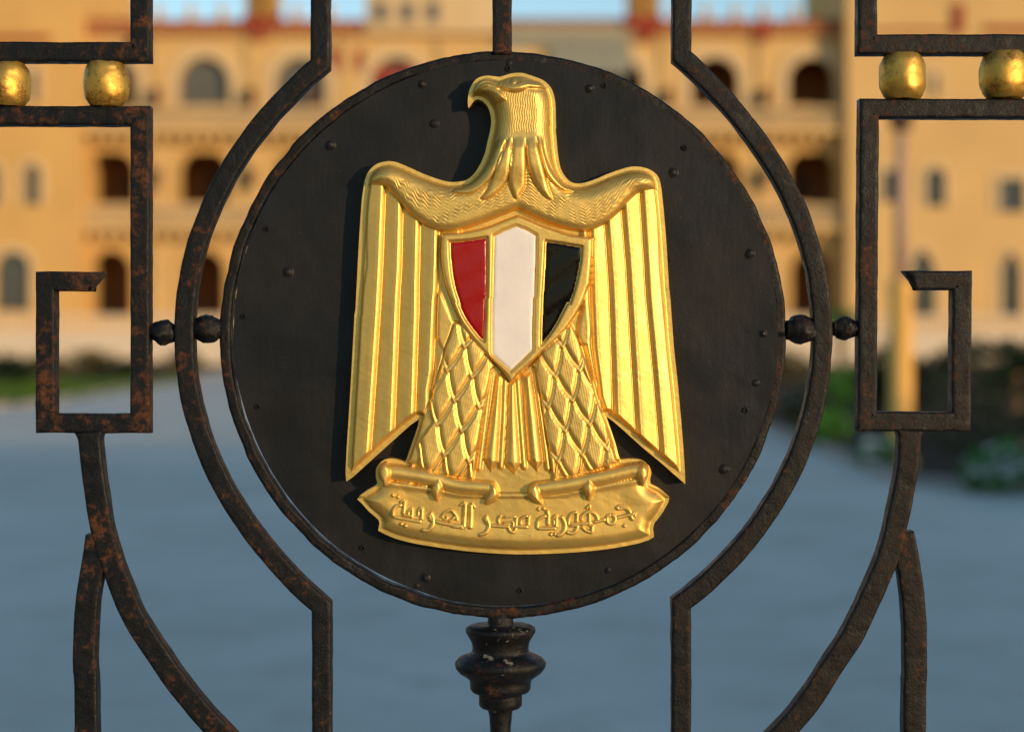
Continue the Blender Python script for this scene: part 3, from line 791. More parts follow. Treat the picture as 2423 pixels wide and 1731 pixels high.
# the raised inscription
def wa(*p): return np.array([(900 + x/6.888, 1150 + y/6.888) for x, y in p])
def wb(*p): return np.array([(1200 + x/6.888, 1150 + y/6.888) for x, y in p])
strokes = [
 (wa((428,172),(420,300),(402,430)),6.6), (wa((352,222),(392,190),(425,172)),4.5), (wa((392,258),(300,270),(250,330),(240,400),(242,435)),6.2), (wa((240,438),(330,462),(480,490),(600,512),(705,522)),6.6), (wa((385,410),(560,440)),4.5),
 (wa((548,298),(546,400),(540,470)),5.6), (wa((478,368),(515,330),(548,298)),4.0), (wa((480,362),(492,400),(470,430)),3.6), (wa((706,292),(704,400),(698,515)),6.0), (wa((632,352),(670,315),(706,292)),4.2), (wa((634,355),(648,395),(634,440)),3.6),
 (wa((832,368),(868,440),(885,510),(878,570),(845,630),(790,668),(690,655)),7.2), (wa((824,398),(836,450),(862,520)),8.6),
 (wa((885,505),(1000,540),(1130,568),(1260,585),(1375,602)),6.8), (wa((1028,470),(1035,430),(1080,380),(1160,338),(1230,400),(1265,470),(1265,510)),6.4), (wa((1040,478),(1095,490),(1112,460),(1085,440)),4.4), (wa((1240,440),(1185,490),(1135,535)),5.6),
 (wa((1398,208),(1388,400),(1375,625)),7.6), (wa((1312,278),(1350,240),(1398,208)),4.6), (wa((1160,590),(1280,608),(1380,622)),6.4), (wa((1490,228),(1486,440),(1478,645)),8.4), (wa((1490,222),(1530,265),(1552,310)),4.6),
 (wa((1722,420),(1752,500),(1780,570),(1765,640),(1715,705),(1605,740)),7.2), (wa((1716,450),(1732,505),(1762,565)),8.6), (wa((1770,578),(1900,592),(2040,602),(2110,606)),6.6), (wa((1972,425),(1940,465),(1930,510),(1945,560)),5.0),
 (wa((2005,452),(2110,448),(2222,446)),4.2), (wa((2222,446),(2212,540),(2206,640),(2165,695),(2110,660),(2095,610)),6.0), (wa((1990,540),(2080,530),(2165,535),(2160,640)),4.0), (wb((120,600),(230,604),(350,608)),6.8),
 (wb((350,425),(345,520),(342,605)),6.0), (wb((345,430),(270,450),(225,500),(215,590)),5.2),
 (wb((640,330),(664,420),(664,500),(660,590)),7.0), (wb((640,430),(555,455),(505,505),(488,580),(490,640)),6.0), (wb((485,632),(640,632),(795,630)),6.8), (wb((795,412),(792,520),(790,635)),6.4), (wb((738,495),(765,440),(795,412)),4.4), (wb((740,495),(755,540),(740,580)),3.6),
 (wb((862,435),(910,500),(935,590),(915,670),(860,730),(790,745)),7.4), (wb((1128,368),(1126,460),(1120,545)),5.2), (wb((1128,368),(1060,385),(1015,430),(990,500),(985,590)),5.4), (wb((985,588),(1090,586),(1130,600),(1110,660),(1060,705),(1000,705),(945,678)),6.4),
 (wb((985,565),(1130,560),(1260,555),(1370,540)),6.0), (wb((1190,515),(1205,450),(1255,390),(1330,368),(1405,395),(1448,450),(1460,510)),6.6), (wb((1318,372),(1322,450),(1325,600)),4.6), (wb((1272,325),(1300,280),(1330,265),(1322,330)),4.6), (wb((1195,590),(1245,650),(1300,680),(1360,685),(1372,560)),6.0),
 (wb((1370,540),(1480,510),(1600,485)),6.4), (wb((1670,412),(1725,440),(1738,485),(1715,540),(1668,562),(1620,540),(1602,485),(1620,435),(1672,412)),6.4), (wb((1735,470),(1850,440),(1960,415),(2050,398)),6.4),
 (wb((1770,272),(1785,322),(1850,308),(1920,318),(1965,370),(1985,420),(2020,505)),6.2), (wb((1775,272),(1860,275),(1925,300),(1970,350),(1990,390),(2050,375)),5.0), (wb((2055,372),(2055,410),(2048,450)),4.6)]
dots = [wa((240,100)),wa((320,130)),wa((372,560)),wa((440,590)),wb((505,325)),wb((590,318)),wb((702,725)),wb((768,722)),wb((1880,588))]
tv, tf = [], []
def put(vs, fs):
    b = len(tv); tv.extend(vs); tf.extend([tuple(i+b for i in q) for q in fs])
def lift(x, y, h): return tuple(relief_world(np.array([x]), np.array([y]), bil(H, [x], [y])+h)[0])
for p, w in strokes:
    w = w*1.32
    P = resample([tuple(q) for q in (crv(p, 5) if len(p) > 2 else p)], 2.2); n = len(P); vs = []; fs = []
    prof = ((-0.66, -1.6), (-0.56, 1.2), (-0.34, 5.2), (0.34, 5.2), (0.56, 1.2), (0.66, -1.6))
    for i in range(n):
        t = P[min(i+1, n-1)]-P[max(i-1, 0)]; t = t/np.linalg.norm(t); nr = np.array([-t[1], t[0]])
        e = (-1.5 if i == 0 else 1.5 if i == n-1 else 0)
        for a, h in prof:
            q = P[i]+nr*a*w*(0.7 if e else 1)+t*e; vs.append(lift(q[0], q[1], h if not e else min(h, -0.5)))
    for i in range(n-1):
        for k in range(5): fs.append((i*6+k, (i+1)*6+k, (i+1)*6+k+1, i*6+k+1))
    put(vs, fs)
for d in dots:
    x, y = d[0]; vs = []; fs = []
    for r, h in ((6.6, -1.2), (5.4, 1.6), (2.4, 5.2)):
        for k in range(8):
            a = math.pi*k/4; q = r*(1.0 if k % 2 == 0 else 0.82); vs.append(lift(x+q*math.cos(a), y+q*math.sin(a), h))
    for j in range(2):
        for k in range(8): fs.append((j*8+k, (j+1)*8+k, (j+1)*8+(k+1) % 8, j*8+(k+1) % 8))
    fs.append(tuple(16+k for k in range(8))); put(vs, fs)
me = mesh('inscription', tv, tf)
bm = bmesh.new(); bm.from_mesh(me)
for f in bm.faces:
    if f.normal.y > 0.2: f.normal_flip()
bm.to_mesh(me); bm.free()
obj('inscription', me, M['gold'], parts[9])


# ------------------------------------------------------------------ GROUNDS
def sheet(name, pts, z, mat, **k):
    return tag(obj(name, mesh(name, [(x, y, z) for x, y in pts], [tuple(range(len(pts)))]), mat, None, False), **k)
mb = MB(); mb.box(-400, 400, -120, 600, -0.5, 0.0); tag(mb.build('ground', M['ground']), kind='structure')
sheet('added_road', [(-60, -30), (60, -30), (60, -0.6), (-60, -0.6)], 0.004, M['added_road'], kind='structure')  # unseen dark strip, added so the gold's downward slopes reflect something dark
sheet('path', [(-14, -0.6), (-14, 27), (-9.6, 29.5), (-10.6, 70), (10, 70), (3.9, 32), (3.9, 14.2), (5.4, 13.0), (14, 12.6), (14, -0.6)], 0.004, M['asphalt'], kind='structure')
sheet('lawn', [(-45, 27.5), (-13, 27.5), (-9.8, 30), (-10.8, 47), (-45, 47)], 0.012, M['grass'], kind='structure')
sheet('planting_bed', [(4.02, 14.3), (5.4, 13.2), (40, 12.8), (40, 66), (9, 66), (4.02, 32)], 0.012, M['soil'], kind='structure')
sheet('shrub_bed', [(-45, 48), (-10.8, 48), (-10.8, 66), (-45, 66)], 0.012, M['soil'], kind='structure')
mb = MB()
def kerb(pts):
    for (xa, ya), (xb, yb) in zip(pts[:-1], pts[1:]):
        d = Vector((xb-xa, yb-ya, 0)).normalized(); n_ = Vector((-d.y, d.x, 0))*0.06; a = Vector((xa, ya, 0)); b = Vector((xb, yb, 0))
        vs = [a-n_, b-n_, b+n_, a+n_]; vs = [tuple(v) for v in vs] + [(v.x, v.y, 0.11) for v in vs]
        mb.add(vs, [(0,3,2,1),(4,5,6,7),(0,1,5,4),(1,2,6,5),(2,3,7,6),(3,0,4,7)])
kerb([(30, 12.7), (5.4, 13.1), (3.95, 14.25), (3.95, 32), (9, 66)]); kerb([(-45, 27.4), (-13, 27.4), (-9.7, 29.9), (-10.7, 66)])
tag(mb.build('kerb', M['kerb']), kind='structure')

mb = MB()
for _ in range(15000):
    x = random.uniform(-26, -9.6); y = random.uniform(28, 47); h = random.uniform(.05, .13); a = random.uniform(0, 3.14); w_ = random.uniform(.02, .05)
    if x > -13 and y < 28.2+(x+13)*0.7: continue
    dx, dy = math.cos(a)*w_, math.sin(a)*w_; lx, ly = random.uniform(-.05, .05), random.uniform(-.05, .05)
    mb.add([(x-dx, y-dy, .012), (x+dx, y+dy, .012), (x+lx+dx*.5, y+ly+dy*.5, h), (x+lx-dx*.5, y+ly-dy*.5, h)], [(0, 1, 2, 3)])
tag(mb.build('grass', M['grass']), kind='stuff')

# boundary wall either side of the gate
for sx, lab_ in ((1, 'tall stone boundary wall on the sunny side of the iron gate'), (-1, 'tall stone boundary wall on the shaded side of the iron gate')):
    mb = MB(); xa, xb = (1.42, 60) if sx > 0 else (-60, -1.42)
    mb.box(xa, xb, 0.02, 0.38, -0.02, 2.55); w_ = tag(mb.build('boundary_wall', M['wall']), lab_, 'wall', 'walls beside the gate')
    mb = MB(); mb.box(xa-0.05, xb+0.05, -0.04, 0.44, 2.553, 2.7); mb.build('coping', M['wall_pale'], w_)
    mb = MB(); n_ = int((xb-xa)/0.1)  # unseen pickets, added to soften the edge of the wall's shadow
    for i in range(n_): xx = xa+0.05+i*0.1; mb.box(xx-0.02, xx+0.02, 0.18, 0.22, 2.702, 3.1+0.15*(i % 3))
    mb.box(xa, xb, 0.225, 0.25, 3.0, 3.05); mb.build('shadow_softening_railing', M['iron_clean'], w_)

# ------------------------------------------------------------------ PALACE
palace = tag(empty('palace', (0, 80, 0)), 'long cream palace with arched galleries, brick trim and corner towers beyond the gate', 'palace')
LB = 82.0; YB = LB - CAMD
def wx(px, L=LB): return (px-CX)*L/F
def wz(py, L=LB): return CAMH-(py-HY)*L/F
def outline(xc, w, zb, zt, kind):
    x0, x1 = xc-w/2, xc+w/2; r = w/2
    if kind == 'arch':
        pts = [(xc - r*math.cos(math.pi*k/14), zt - r + r*math.sin(math.pi*k/14)) for k in range(15)]
    elif kind == 'point':
        pts = [(x0, zt-w*0.9)] + [(x0 + r*(k/7), zt-w*0.9 + w*0.9*math.sin(math.pi/2*(k/7))**0.8) for k in range(1, 8)]
        pts += [(2*xc-p[0], p[1]) for p in pts[-2::-1]]
    elif kind == 'seg': pts = [(x0, zt-0.32*w), (x0+0.10*w, zt-0.12*w), (x0+0.26*w, zt), (x1-0.26*w, zt), (x1-0.10*w, zt-0.12*w), (x1, zt-0.32*w)]
    else: pts = [(x0, zt), (x1, zt)]
    return pts
def facade(mb, x0, x1, y, rows, depth=0.35):
    """rows: (z_low, z_high, [(xc, w, zb, zt, kind)])"""
    for za, zb_, ops in rows:
        ops = sorted(ops); xs = [x0] + [(a[0]+b[0])/2 for a, b in zip(ops[:-1], ops[1:])] + [x1]
        if not ops: mb.add([(x0,y,za),(x1,y,za),(x1,y,zb_),(x0,y,zb_)], [(0,1,2,3)]); continue
        for i, (xc, w, zb, zt, kind) in enumerate(ops):
            xl, xr = xs[i], xs[i+1]; o = outline(xc, w, zb, zt, kind); a, b = o[0][0], o[-1][0]
            mb.add([(xl,y,za),(a,y,za),(a,y,zb_),(xl,y,zb_)], [(0,1,2,3)]); mb.add([(b,y,za),(xr,y,za),(xr,y,zb_),(b,y,zb_)], [(0,1,2,3)])
            mb.add([(a,y,za),(b,y,za),(b,y,zb),(a,y,zb)], [(0,1,2,3)])
            for p, q in zip(o[:-1], o[1:]): mb.add([(p[0],y,p[1]),(q[0],y,q[1]),(q[0],y,zb_),(p[0],y,zb_)], [(0,1,2,3)])
            loop = [(a, zb)] + o + [(b, zb)]
            for p, q in zip(loop, loop[1:]+loop[:1]): mb.add([(p[0],y,p[1]),(q[0],y,q[1]),(q[0],y+depth,q[1]),(p[0],y+depth,p[1])], [(0,3,2,1)])
def surround(name, parent, mat, y, op, t=0.28, proud=0.10):
    xc, w, zb, zt, kind = op; a = [(xc-w/2, zb)] + outline(*op) + [(xc+w/2, zb)]; c = np.array([xc, (zb+zt)/2])
    b = [(a[0][0]-t, zb)] + outline(xc, w+2*t, zb, zt+t, kind) + [(a[-1][0]+t, zb)]
    m_ = MB(); n = len(a)
    for i in range(n-1):
        m_.add([(a[i][0],y-proud,a[i][1]),(a[i+1][0],y-proud,a[i+1][1]),(b[i+1][0],y-proud,b[i+1][1]),(b[i][0],y-proud,b[i][1]),
                (a[i][0],y+0.05,a[i][1]),(a[i+1][0],y+0.05,a[i+1][1]),(b[i+1][0],y+0.05,b[i+1][1]),(b[i][0],y+0.05,b[i][1])],
               [(0,1,2,3),(3,2,6,7),(0,4,5,1)])
    return m_.build(name, mat, parent)
def pane(parent, y, op, mat, name='pane', bars=(2, 3)):
    xc, w, zb, zt, kind = op; o = outline(*op); loop = [(o[0][0], zb)] + o + [(o[-1][0], zb)]
    m_ = MB(); m_.add([(p[0], y, p[1]) for p in loop] , [tuple(range(len(loop)))]); p_ = m_.build(name, mat, parent)
    return p_
def sash(parent, y, op, nx_, nz_, mat):
    xc, w, zb, zt, kind = op; m_ = MB(); top_ = zt - (w/2 if kind in ('arch', 'point') else 0.02)
    for i in range(nx_+1): x = xc-w/2+w*i/nx_; x = min(max(x, xc-w/2+0.04), xc+w/2-0.04); m_.box(x-0.035, x+0.035, y-0.05, y, zb, top_ if i in (0, nx_) else zt-0.05)
    for k in range(nz_+1): z = zb+(top_-zb)*k/nz_; m_.box(xc-w/2+0.08, xc+w/2-0.08, y-0.045, y-0.005, z-0.03, z+0.03)
    return m_.build('sash', mat, parent)
def balustrade(parent, x0, x1, y, z0, z1, mat, step=0.30):
    m_ = MB(); m_.box(x0, x1, y-0.12, y+0.12, z1-0.16, z1); m_.box(x0, x1, y-0.12, y+0.12, z0, z0+0.14)
    n = int((x1-x0)/step)
    for i in range(n):
        x = x0+(i+0.5)*(x1-x0)/n; m_.lathe(x, y, [(0.05, z0+0.14), (0.09, z0+0.14+(z1-z0-0.3)*0.35), (0.045, z0+0.14+(z1-z0-0.3)*0.7), (0.06, z1-0.16)], 6)
    return m_.build('balustrade', mat, parent)

pxb = [264, 484, 711, 938, 1165, 1238+0, 1465, 1692, 1921]
pxb = [264, 484, 711, 938, 1200, 1465, 1692, 1921]
def op(px, wpx, p0, p1, kind, L=LB): return (wx(px, L), wpx*L/F, wz(p1, L), wz(p0, L), kind)
r3 = [op(p, 122 if p < 1000 else 112, 136, 250, 'arch') for p in pxb] + [op(330, 20, 165, 242, 'rect')]
r2 = [op(p, 116, 360, 482, 'seg') for p in pxb]
r1 = [op(p, 98, 592, 745, 'arch') for p in pxb]
x0, x1 = wx(150), wx(2045)
mb = MB(); facade(mb, x0, x1, YB, [(wz(322), wz(84), r3), (wz(546), wz(322), r2), (wz(800), wz(546), r1)], 0.5)
mb.box(x0, x1, YB+3.6, YB+14, -0.02, wz(90)); mb.box(x0, x1, YB+0.51, YB+3.59, wz(90)-0.3, wz(90)-0.001)
for p in (546, 322): mb.box(x0, x1, YB+0.51, YB+3.59, wz(p)-0.35, wz(p)-0.02)
mb.box(x0, x1, YB+0.51, YB+3.59, wz(800)-0.6, wz(800))
for p in (150, 374, 598, 824, 1052, 1350, 1578, 1806):    # pilasters and string courses
    for za_, zb_ in ((800, 546), (535, 330), (306, 95)): mb.box(wx(p)-0.32, wx(p)+0.32, YB-0.16, YB-0.002, wz(za_), wz(zb_)); mb.box(wx(p)-0.42, wx(p)+0.42, YB-0.24, YB-0.003, wz(zb_+8), wz(zb_)+0.01)
wall = mb.build('wall', M['wall'], palace)
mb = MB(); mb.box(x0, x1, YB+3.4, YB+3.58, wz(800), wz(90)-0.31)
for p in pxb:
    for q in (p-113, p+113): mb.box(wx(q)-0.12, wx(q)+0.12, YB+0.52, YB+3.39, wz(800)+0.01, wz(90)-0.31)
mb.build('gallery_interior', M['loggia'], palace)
for i, o_ in enumerate(r3[:8]):
    s_ = surround('arch_surround', palace, M['trim'], YB, o_, 0.55, 0.12)
    if o_[0] < 0: pane(s_, YB+0.42, o_, M['shutter'], 'shutter'); sash(s_, YB+0.40, o_, 4, 4, M['shutter'])
pane(palace, YB+0.40, r3[8], M['shutter'], 'shutter')
for o_ in r2:
    s_ = surround('arch_surround', palace, M['wall_warm'], YB, o_, 0.30, 0.08)
    m_ = MB(); xc, w, zb, zt, _k = o_
    m_.box(xc-0.45, xc+0.55, YB+3.30, YB+3.395, zb-1.4, zt-0.7); m_.build('gallery_door', M['joinery'], palace)
for o_ in r1: surround('arch_surround', palace, M['wall_warm'], YB, o_, 0.40, 0.10)
balustrade(palace, x0, x1, YB-0.75, wz(303), wz(260), M['trim'], 0.28)
balustrade(palace, x0, x1, YB-0.75, wz(532), wz(490), M['trim'], 0.28)
mb = MB()
for p in (306, 535): mb.box(x0, x1, YB-1.0, YB-0.001, wz(p)-0.30, wz(p))
for q in range(0, 60): xx = x0+0.4+q*(x1-x0)/60; mb.box(xx-0.12, xx+0.12, YB-0.75, YB-0.002, wz(306)-0.75, wz(306)-0.303); mb.box(xx-0.12, xx+0.12, YB-0.75, YB-0.002, wz(535)-0.75, wz(535)-0.303)
mb.build('balcony_slab', M['wall'], palace)
for p in (374, 598, 740, 1578, 1806):                 # wall lanterns on the pilasters
    for py in (238, 425):
        mb = MB(); z_ = wz(py); mb.lathe(wx(p), YB-0.62, [(0.05, z_-0.62), (0.20, z_-0.35), (0.26, z_+0.30), (0.30, z_+0.36), (0.05, z_+0.62)], 8); mb.box(wx(p)-0.04, wx(p)+0.04, YB-0.60, YB-0.245, z_+0.40, z_+0.47)
        mb.build('wall_lantern', M['joinery'], palace)
# parapet: cream base, brick band with cream teeth
mb = MB(); mb.box(x0, x1, YB-0.18, YB+0.5, wz(84)+0.003, wz(58)); mb.build('parapet', M['wall'], palace)
mb = MB(); mb.box(x0, x1, YB-0.30, YB-0.183, wz(86), wz(64)); mb.box(x0, x1, YB-0.34, YB+0.6, wz(58)+0.003, wz(50))
for p in (1802, 617, 1530): mb.box(wx(p)-0.3, wx(p)+0.3, YB-0.42, YB-0.303, wz(100), wz(58))
n = 84; sp_ = len(mb.f)
for i in range(n): xx = x0+(i+0.5)*(x1-x0)/n; mb.box(xx-0.09, xx+0.09, YB-0.37, YB-0.301, wz(85), wz(70))
mb.build('brick_band', M['brick'], palace, False, M['wall'], sp_)
# central attic, brick panels and a roof box, its shade painted grey-green
mb = MB(); mb.box(wx(868), wx(1178), YB-0.5, YB+10, wz(84)+0.01, wz(-160)); mb.box(wx(880), wx(1060), YB-0.62, YB-0.503, wz(70), wz(-20)); mb.build('attic', M['trim'], palace)
for a_, b_, c_, d_ in ((775, 860, 172, 118), (885, 1010, 200, 160)):
    mb = MB(); mb.box(wx(a_), wx(b_), YB-0.10, YB-0.001, wz(c_), wz(d_)); mb.build('brick_panel', M['brick'], palace)
mb = MB(); mb.box(wx(1182), wx(1490), YB-0.32, YB+8, wz(112), wz(46)); mb.box(wx(1300), wx(1492), YB-0.36, YB-0.321, wz(178), wz(114)); mb.build('shade_grey_roof', M['roof'], palace)
# finials along the parapet, and dark niches in the attic
for p in (300, 374, 450, 525, 700, 780, 1600, 1670, 1740, 1806, 1880, 1940):
    mb = MB(); z_ = wz(50); mb.lathe(wx(p), YB+0.1, [(0.22, z_+0.002), (0.22, z_+0.18), (0.10, z_+0.26), (0.24, z_+0.5), (0.12, z_+0.75), (0.03, z_+1.05)], 10); mb.build('roof_finial', M['wall_warm'], palace, True)
for p in (905, 965, 1025):
    mb = MB(); mb.box(wx(p)-0.35, wx(p)+0.35, YB-0.66, YB-0.622, wz(58), wz(10)); mb.build('attic_window', M['shutter'], palace)
# roof kiosks
for p in (622, 1522):
    t_ = MB(); t_.box(wx(p)-0.95, wx(p)+0.95, YB-0.6, YB+1.3, wz(70), wz(44)); k_ = t_.build('kiosk_base', M['brick'], palace)
    t_ = MB(); zz = wz(44)
    for dx in (-0.7, 0.7):
        for dy in (-0.4, 0.9): t_.lathe(wx(p)+dx, YB+dy, [(0.14, zz+0.002), (0.11, zz+1.4), (0.2, zz+1.5)], 8)
    t_.lathe(wx(p), YB+0.25, [(0.55, zz+0.002), (0.55, zz+1.5), (1.3, zz+1.52), (1.35, zz+1.7), (1.1, zz+2.2), (0.7, zz+2.7), (0.15, zz+3.0), (0.06, zz+3.8)], 16)
    t_.build('kiosk', M['wall_warm'], k_, True)
# corner towers, standing forward of the galleries
LT = 80.6; YT = LT - CAMD
def tower(xa, xb, ops, mat):
    m_ = MB(); facade(m_, xa, xb, YT, ops, 0.4)
    z0, z1 = ops[-1][0], ops[0][1]
    for x in (xa, xb): m_.add([(x,YT,z0),(x,YT+12,z0),(x,YT+12,z1),(x,YT,z1)], [(0,1,2,3)])
    m_.add([(xa,YT+0.9,z0),(xb,YT+0.9,z0),(xb,YT+0.9,z1),(xa,YT+0.9,z1)], [(0,1,2,3)])
    m_.add([(xa,YT,z1),(xb,YT,z1),(xb,YT+12,z1),(xa,YT+12,z1)], [(0,1,2,3)])
    t_ = m_.build('tower', mat, palace)
    for _, _, oo in ops:
        for o_ in oo:
            s_ = surround('window', palace, M['trim'], YT, o_, 0.32, 0.08); pane(s_, YT+0.36, o_, M['glass']); sash(s_, YT+0.34, o_, 2, 4, M['shutter'])
    return t_
o = lambda *a: op(*a, LT)
zt_ = lambda p: wz(p, LT)
twl = tower(wx(-1100, LT), wx(190, LT), [(zt_(100), zt_(-420), [o(60, 60, -150, -60, 'arch')]), (zt_(320), zt_(100), [o(78, 22, 166, 242, 'rect'), o(-160, 22, 166, 242, 'rect')]), (zt_(545), zt_(320), [o(76, 37, 388, 484, 'arch'), o(-20, 37, 388, 484, 'arch'), o(-200, 37, 388, 484, 'arch')]),
       (zt_(880), zt_(545), [o(30, 84, 594, 735, 'arch'), o(-240, 84, 594, 735, 'arch')])], M['wall_warm'])
twr = tower(wx(2005, LT), wx(3400, LT), [(zt_(85), zt_(-420), [o(2150, 60, -150, -60, 'arch')]), (zt_(320), zt_(85), [o(2212, 16, 176, 230, 'rect'), o(2560, 22, 176, 230, 'rect')]), (zt_(545), zt_(320), [o(2103, 30, 402, 478, 'rect'), o(2213, 46, 396, 488, 'arch'), o(2394, 62, 422, 502, 'rect'), o(2600, 46, 396, 488, 'arch')]),
       (zt_(880), zt_(545), [o(2183, 60, 590, 748, 'point'), o(2392, 48, 598, 752, 'point'), o(2640, 60, 598, 752, 'point')])], M['wall'])
mb = MB(); mb.box(wx(-1100, LT), wx(120, LT), YT-0.25, YT-0.001, zt_(98), zt_(86)); mb.build('brick_course', M['brick'], twl)
mb = MB(); mb.box(wx(2330, LT), wx(3400, LT), YT-0.25, YT-0.001, zt_(77), zt_(63)); mb.box(wx(2256, LT), wx(2278, LT), YT-0.2, YT-0.001, zt_(80), zt_(10)); mb.box(wx(2062, LT), wx(2250, LT), YT-0.12, YT-0.001, zt_(78), zt_(70)); mb.build('brick_course', M['brick'], twr)
# terrace with its balustrade
LR = 72.0; YR = LR-CAMD
mb = MB(); mb.box(wx(-900, LR), wx(3300, LR), YR, YB-1.1, -0.02, 1.38); ter = mb.build('terrace', M['wall_pale'], palace)
balustrade(ter, wx(-900, LR), wx(3300, LR), YR+0.2, 1.383, 2.2, M['wall_pale'], 0.32)

# ------------------------------------------------------------------ LAMP POST
post = tag(empty('lamp_post', (4.32, 16.1, 0)), 'slender rose grey lamp post on a tall ochre base at the path edge', 'lamp post')
mb = MB(); mb.lathe(4.32, 16.1, [(0.17, 0.0), (0.17, 0.12), (0.128, 0.16), (0.126, 1.95), (0.15, 2.0), (0.15, 2.06), (0.09, 2.12)], 24); mb.build('base', M['post'], post, True)
mb = MB(); mb.lathe(4.32, 16.1, [(0.075, 2.121), (0.07, 2.9), (0.055, 3.75)], 16); mb.build('pole', M['pole'], post, True)
mb = MB(); mb.lathe(4.32, 16.1, [(0.05, 3.751), (0.12, 3.78), (0.15, 4.05), (0.17, 4.08), (0.03, 4.2)], 12); mb.build('lantern', M['joinery'], post)

# ------------------------------------------------------------------ PLANTS
def leaf_cloud(shape, n, size, droop=0.0, rng=None):
    rng = rng or random; m_ = MB()
    for _ in range(n):
        x, y, z = shape(rng); s_ = size*rng.uniform(0.6, 1.4); a = rng.uniform(0, 6.28); t = rng.uniform(-1.1, 1.1)-droop
        d = Vector((math.cos(a)*math.cos(t), math.sin(a)*math.cos(t), math.sin(t))); p = Vector((x, y, z))
        u = d.cross(Vector((rng.uniform(-1, 1), rng.uniform(-1, 1), rng.uniform(0.2, 1)))).normalized()*s_*0.32
        m_.add([p, p+d*s_*0.5+u, p+d*s_, p+d*s_*0.5-u], [(0, 1, 2, 3)])
    return m_
def blob(cx, cy, rx, ry, h, lumps=6):
    L_ = [(cx+random.uniform(-.55, .55)*rx, cy+random.uniform(-.5, .5)*ry, random.uniform(.35, .68)*h, random.uniform(.45, .6)*rx, random.uniform(.45, .6)*ry, random.uniform(.26, .36)*h) for _ in range(lumps)]
    def f(r):
        l_ = r.choice(L_)
        while True:
            a, b, c = r.uniform(-1, 1), r.uniform(-1, 1), r.uniform(-1, 1); q = a*a+b*b+c*c
            if 0.25 < q < 1: break
        return l_[0]+a*l_[3], l_[1]+b*l_[4], max(0.03, l_[2]+c*l_[5])
    return f
def shrub(name, label, px, L, wpx, h, mat, n=900, size=0.09, cat_='shrub', group=None, petals=None, npet=0, depth=None):
    x = wx(px, L); y = L-CAMD; r = wpx*L/F/2
    t_ = tag(empty(name, (x, y, 0)), label, cat_, group)
    sh_ = blob(x, y, r, depth or r, h); leaf_cloud(sh_, n, size).build('foliage', mat, t_)
    m_ = MB()
    for k in range(5):
        a = k*1.256; m_.add([(x-.02, y, 0), (x+.02, y, 0), (x+.012+r*.4*math.cos(a), y+r*.4*math.sin(a), h*.6), (x-.012+r*.4*math.cos(a), y+r*.4*math.sin(a), h*.6)], [(0, 1, 2, 3)])
        m_.add([(x, y-.02, 0), (x, y+.02, 0), (x+r*.4*math.cos(a), y+.012+r*.4*math.sin(a), h*.6), (x+r*.4*math.cos(a), y-.012+r*.4*math.sin(a), h*.6)], [(0, 1, 2, 3)])
    m_.build('stems', M['bark'], t_)
    if petals:
        m_ = MB()
        for _ in range(npet):
            px_, py_, pz_ = sh_(random); s_ = random.uniform(.02, .045)
            m_.lathe(px_, py_-r*0.1, [(s_*.3, pz_), (s_, pz_+s_*.6), (s_*.5, pz_+s_)], 6)
        m_.build('blossoms', petals, t_)
    return t_
shrub('flowering_shrub', 'low green shrub full of white blossoms at the front corner of the planting bed', 2300, 15.0, 250, 0.50, M['leaf_bright'], 1700, 0.07, petals=M['petal'], npet=190)
shrub('flowering_shrub', 'low green shrub with pink and white blossoms beside the white blossoming shrub', 2440, 15.6, 200, 0.55, M['leaf_bright'], 1300, 0.07, petals=M['petal_pink'], npet=150)
shrub('border_shrub', 'small pale blossoming shrub just behind the ochre lamp post base', 2075, 17.6, 130, 0.42, M['leaf_bright'], 1000, 0.07, petals=M['petal'], npet=110)
shrub('border_shrub', 'bright green low shrub at the path edge beside the curved gate bar', 1965, 20.5, 150, 0.62, M['leaf_bright'], 1200, 0.08)
shrub('border_shrub', 'yellow green shrub farther along the path edge', 1900, 25.5, 130, 0.75, M['leaf_olive'], 900, 0.09, petals=M['petal'], npet=25)
shrub('border_shrub', 'dark green shrub at the far end of the path edge border', 1985, 27.0, 150, 1.0, M['leaf_bright'], 1000, 0.09)
shrub('border_shrub', 'dark round shrub behind the ochre lamp post', 2120, 24.0, 190, 1.45, M['leaf_dark'], 1600, 0.09)
shrub('border_shrub', 'brown green shrub in front of the terrace wall near the disc', 1850, 46.0, 170, 1.2, M['leaf_olive'], 900, 0.14)
# clipped dark hedge
hx0, hx1, hy0, hy1 = wx(2185, 20.5), wx(2185, 20.5)+9.0, 18.4, 20.0
hedge = tag(empty('hedge', ((hx0+hx1)/2, 19.2, 0)), 'tall dark hedge running along the planting bed behind the lamp post', 'hedge')
def hshape(r):
    x = r.uniform(hx0, hx1); top_ = 1.32+0.10*math.sin(x*2.1)+0.07*math.sin(x*5.3+1)
    f = r.random()
    if f < .5: return x, hy0+r.uniform(0, .18), r.uniform(0.02, top_)
    if f < .85: return x, r.uniform(hy0, hy1), top_-r.uniform(0, .2)
    return x, r.uniform(hy0, hy1), r.uniform(0.02, top_)
leaf_cloud(hshape, 9000, 0.10).build('foliage', M['leaf_dark'], hedge)
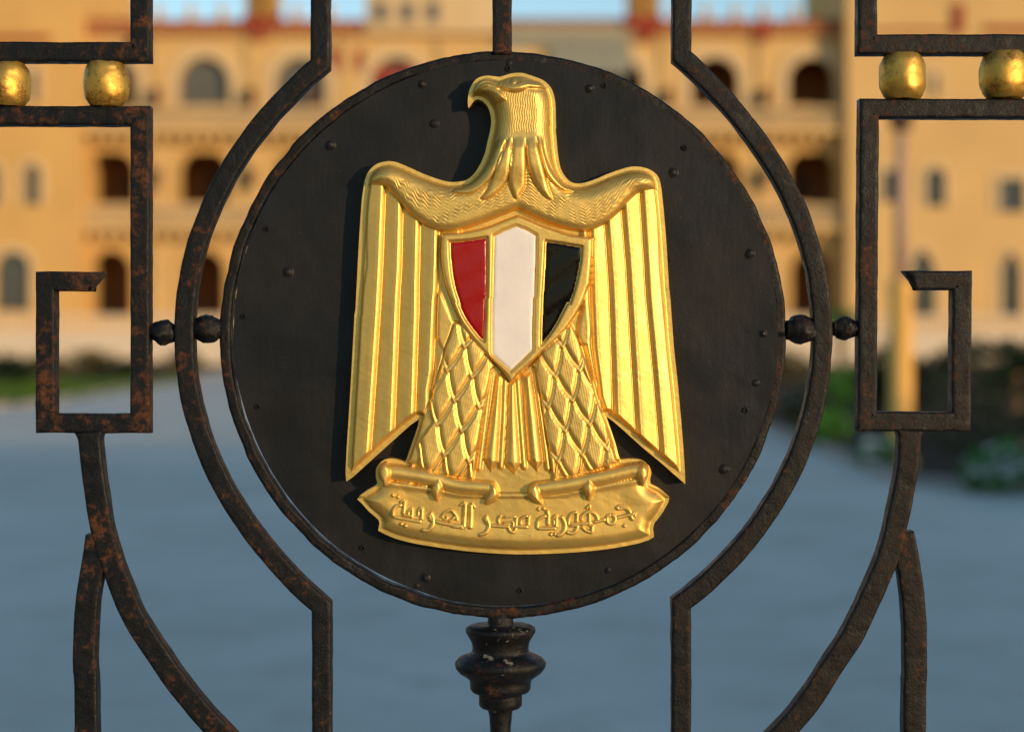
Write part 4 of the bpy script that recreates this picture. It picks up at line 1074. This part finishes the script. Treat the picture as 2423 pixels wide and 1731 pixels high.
# small palms
def palm(label, px, L, trunk, crown, mat, n=20):
    x, y = wx(px, L), L-CAMD; t_ = tag(empty('palm_tree', (x, y, 0)), label, 'palm tree'); m_ = MB()
    m_.lathe(x, y, [(0.16, 0), (0.12, trunk*.5), (0.13, trunk)], 12); m_.build('trunk', M['bark'], t_)
    m_ = MB()
    for k in range(n):
        a = k*2.4; el = random.uniform(0.05, 1.25); ln = crown*random.uniform(.8, 1.1); prev = None
        for s_ in range(9):
            f = s_/8; r_ = ln*f*math.cos(el*(1-.35*f)); z = trunk + ln*(f*math.sin(el) - .62*f*f*math.cos(el*.6))
            p = Vector((x+r_*math.cos(a), y+r_*math.sin(a), z)); 
            if prev is not None:
                sd_ = Vector((-math.sin(a), math.cos(a), -0.25)); wd_ = .30*crown*math.sin(math.pi*min(1, f*.9+.12))
                for sgn in (1, -1):
                    for q in range(3):
                        b_ = prev+(p-prev)*(q/3); tip = b_+Vector((sd_.x*sgn, sd_.y*sgn, -.35))*wd_+(p-prev)*.8
                        m_.add([b_, b_+(p-prev)*.26, tip], [(0, 1, 2)])
            prev = p
    m_.build('crown', mat, t_); return t_
palm('young green palm catching the sun in front of the palace arches', 1990, 44, 1.75, 1.2, M['leaf_bright'], 26)
palm('dark leaning palm rising behind the tall hedge', 2400, 30, 0.75, 1.3, M['leaf_dark'])
for i, (px, L, w_, h, mt, lb) in enumerate([
    (20, 44, 130, 1.05, 'leaf_dark', 'dark bushy shrub at the outer end of the lawn'),
    (120, 52, 130, 0.75, 'leaf_olive', 'brown olive shrub seen through the rusty key bar next to the dark bushy shrub'),
    (225, 54, 130, 0.95, 'leaf_olive', 'taller olive brown shrub in the middle of the bed behind the lawn'),
    (320, 53, 120, 0.6, 'leaf_dark', 'low dark shrub between the olive shrubs and the path'),
    (420, 56, 120, 0.9, 'leaf_olive', 'last olive brown shrub of the bed before the path')]):
    shrub('bed_shrub', lb, px, L, w_, h, M[mt], 900, 0.14, group='shrubs in front of the terrace')
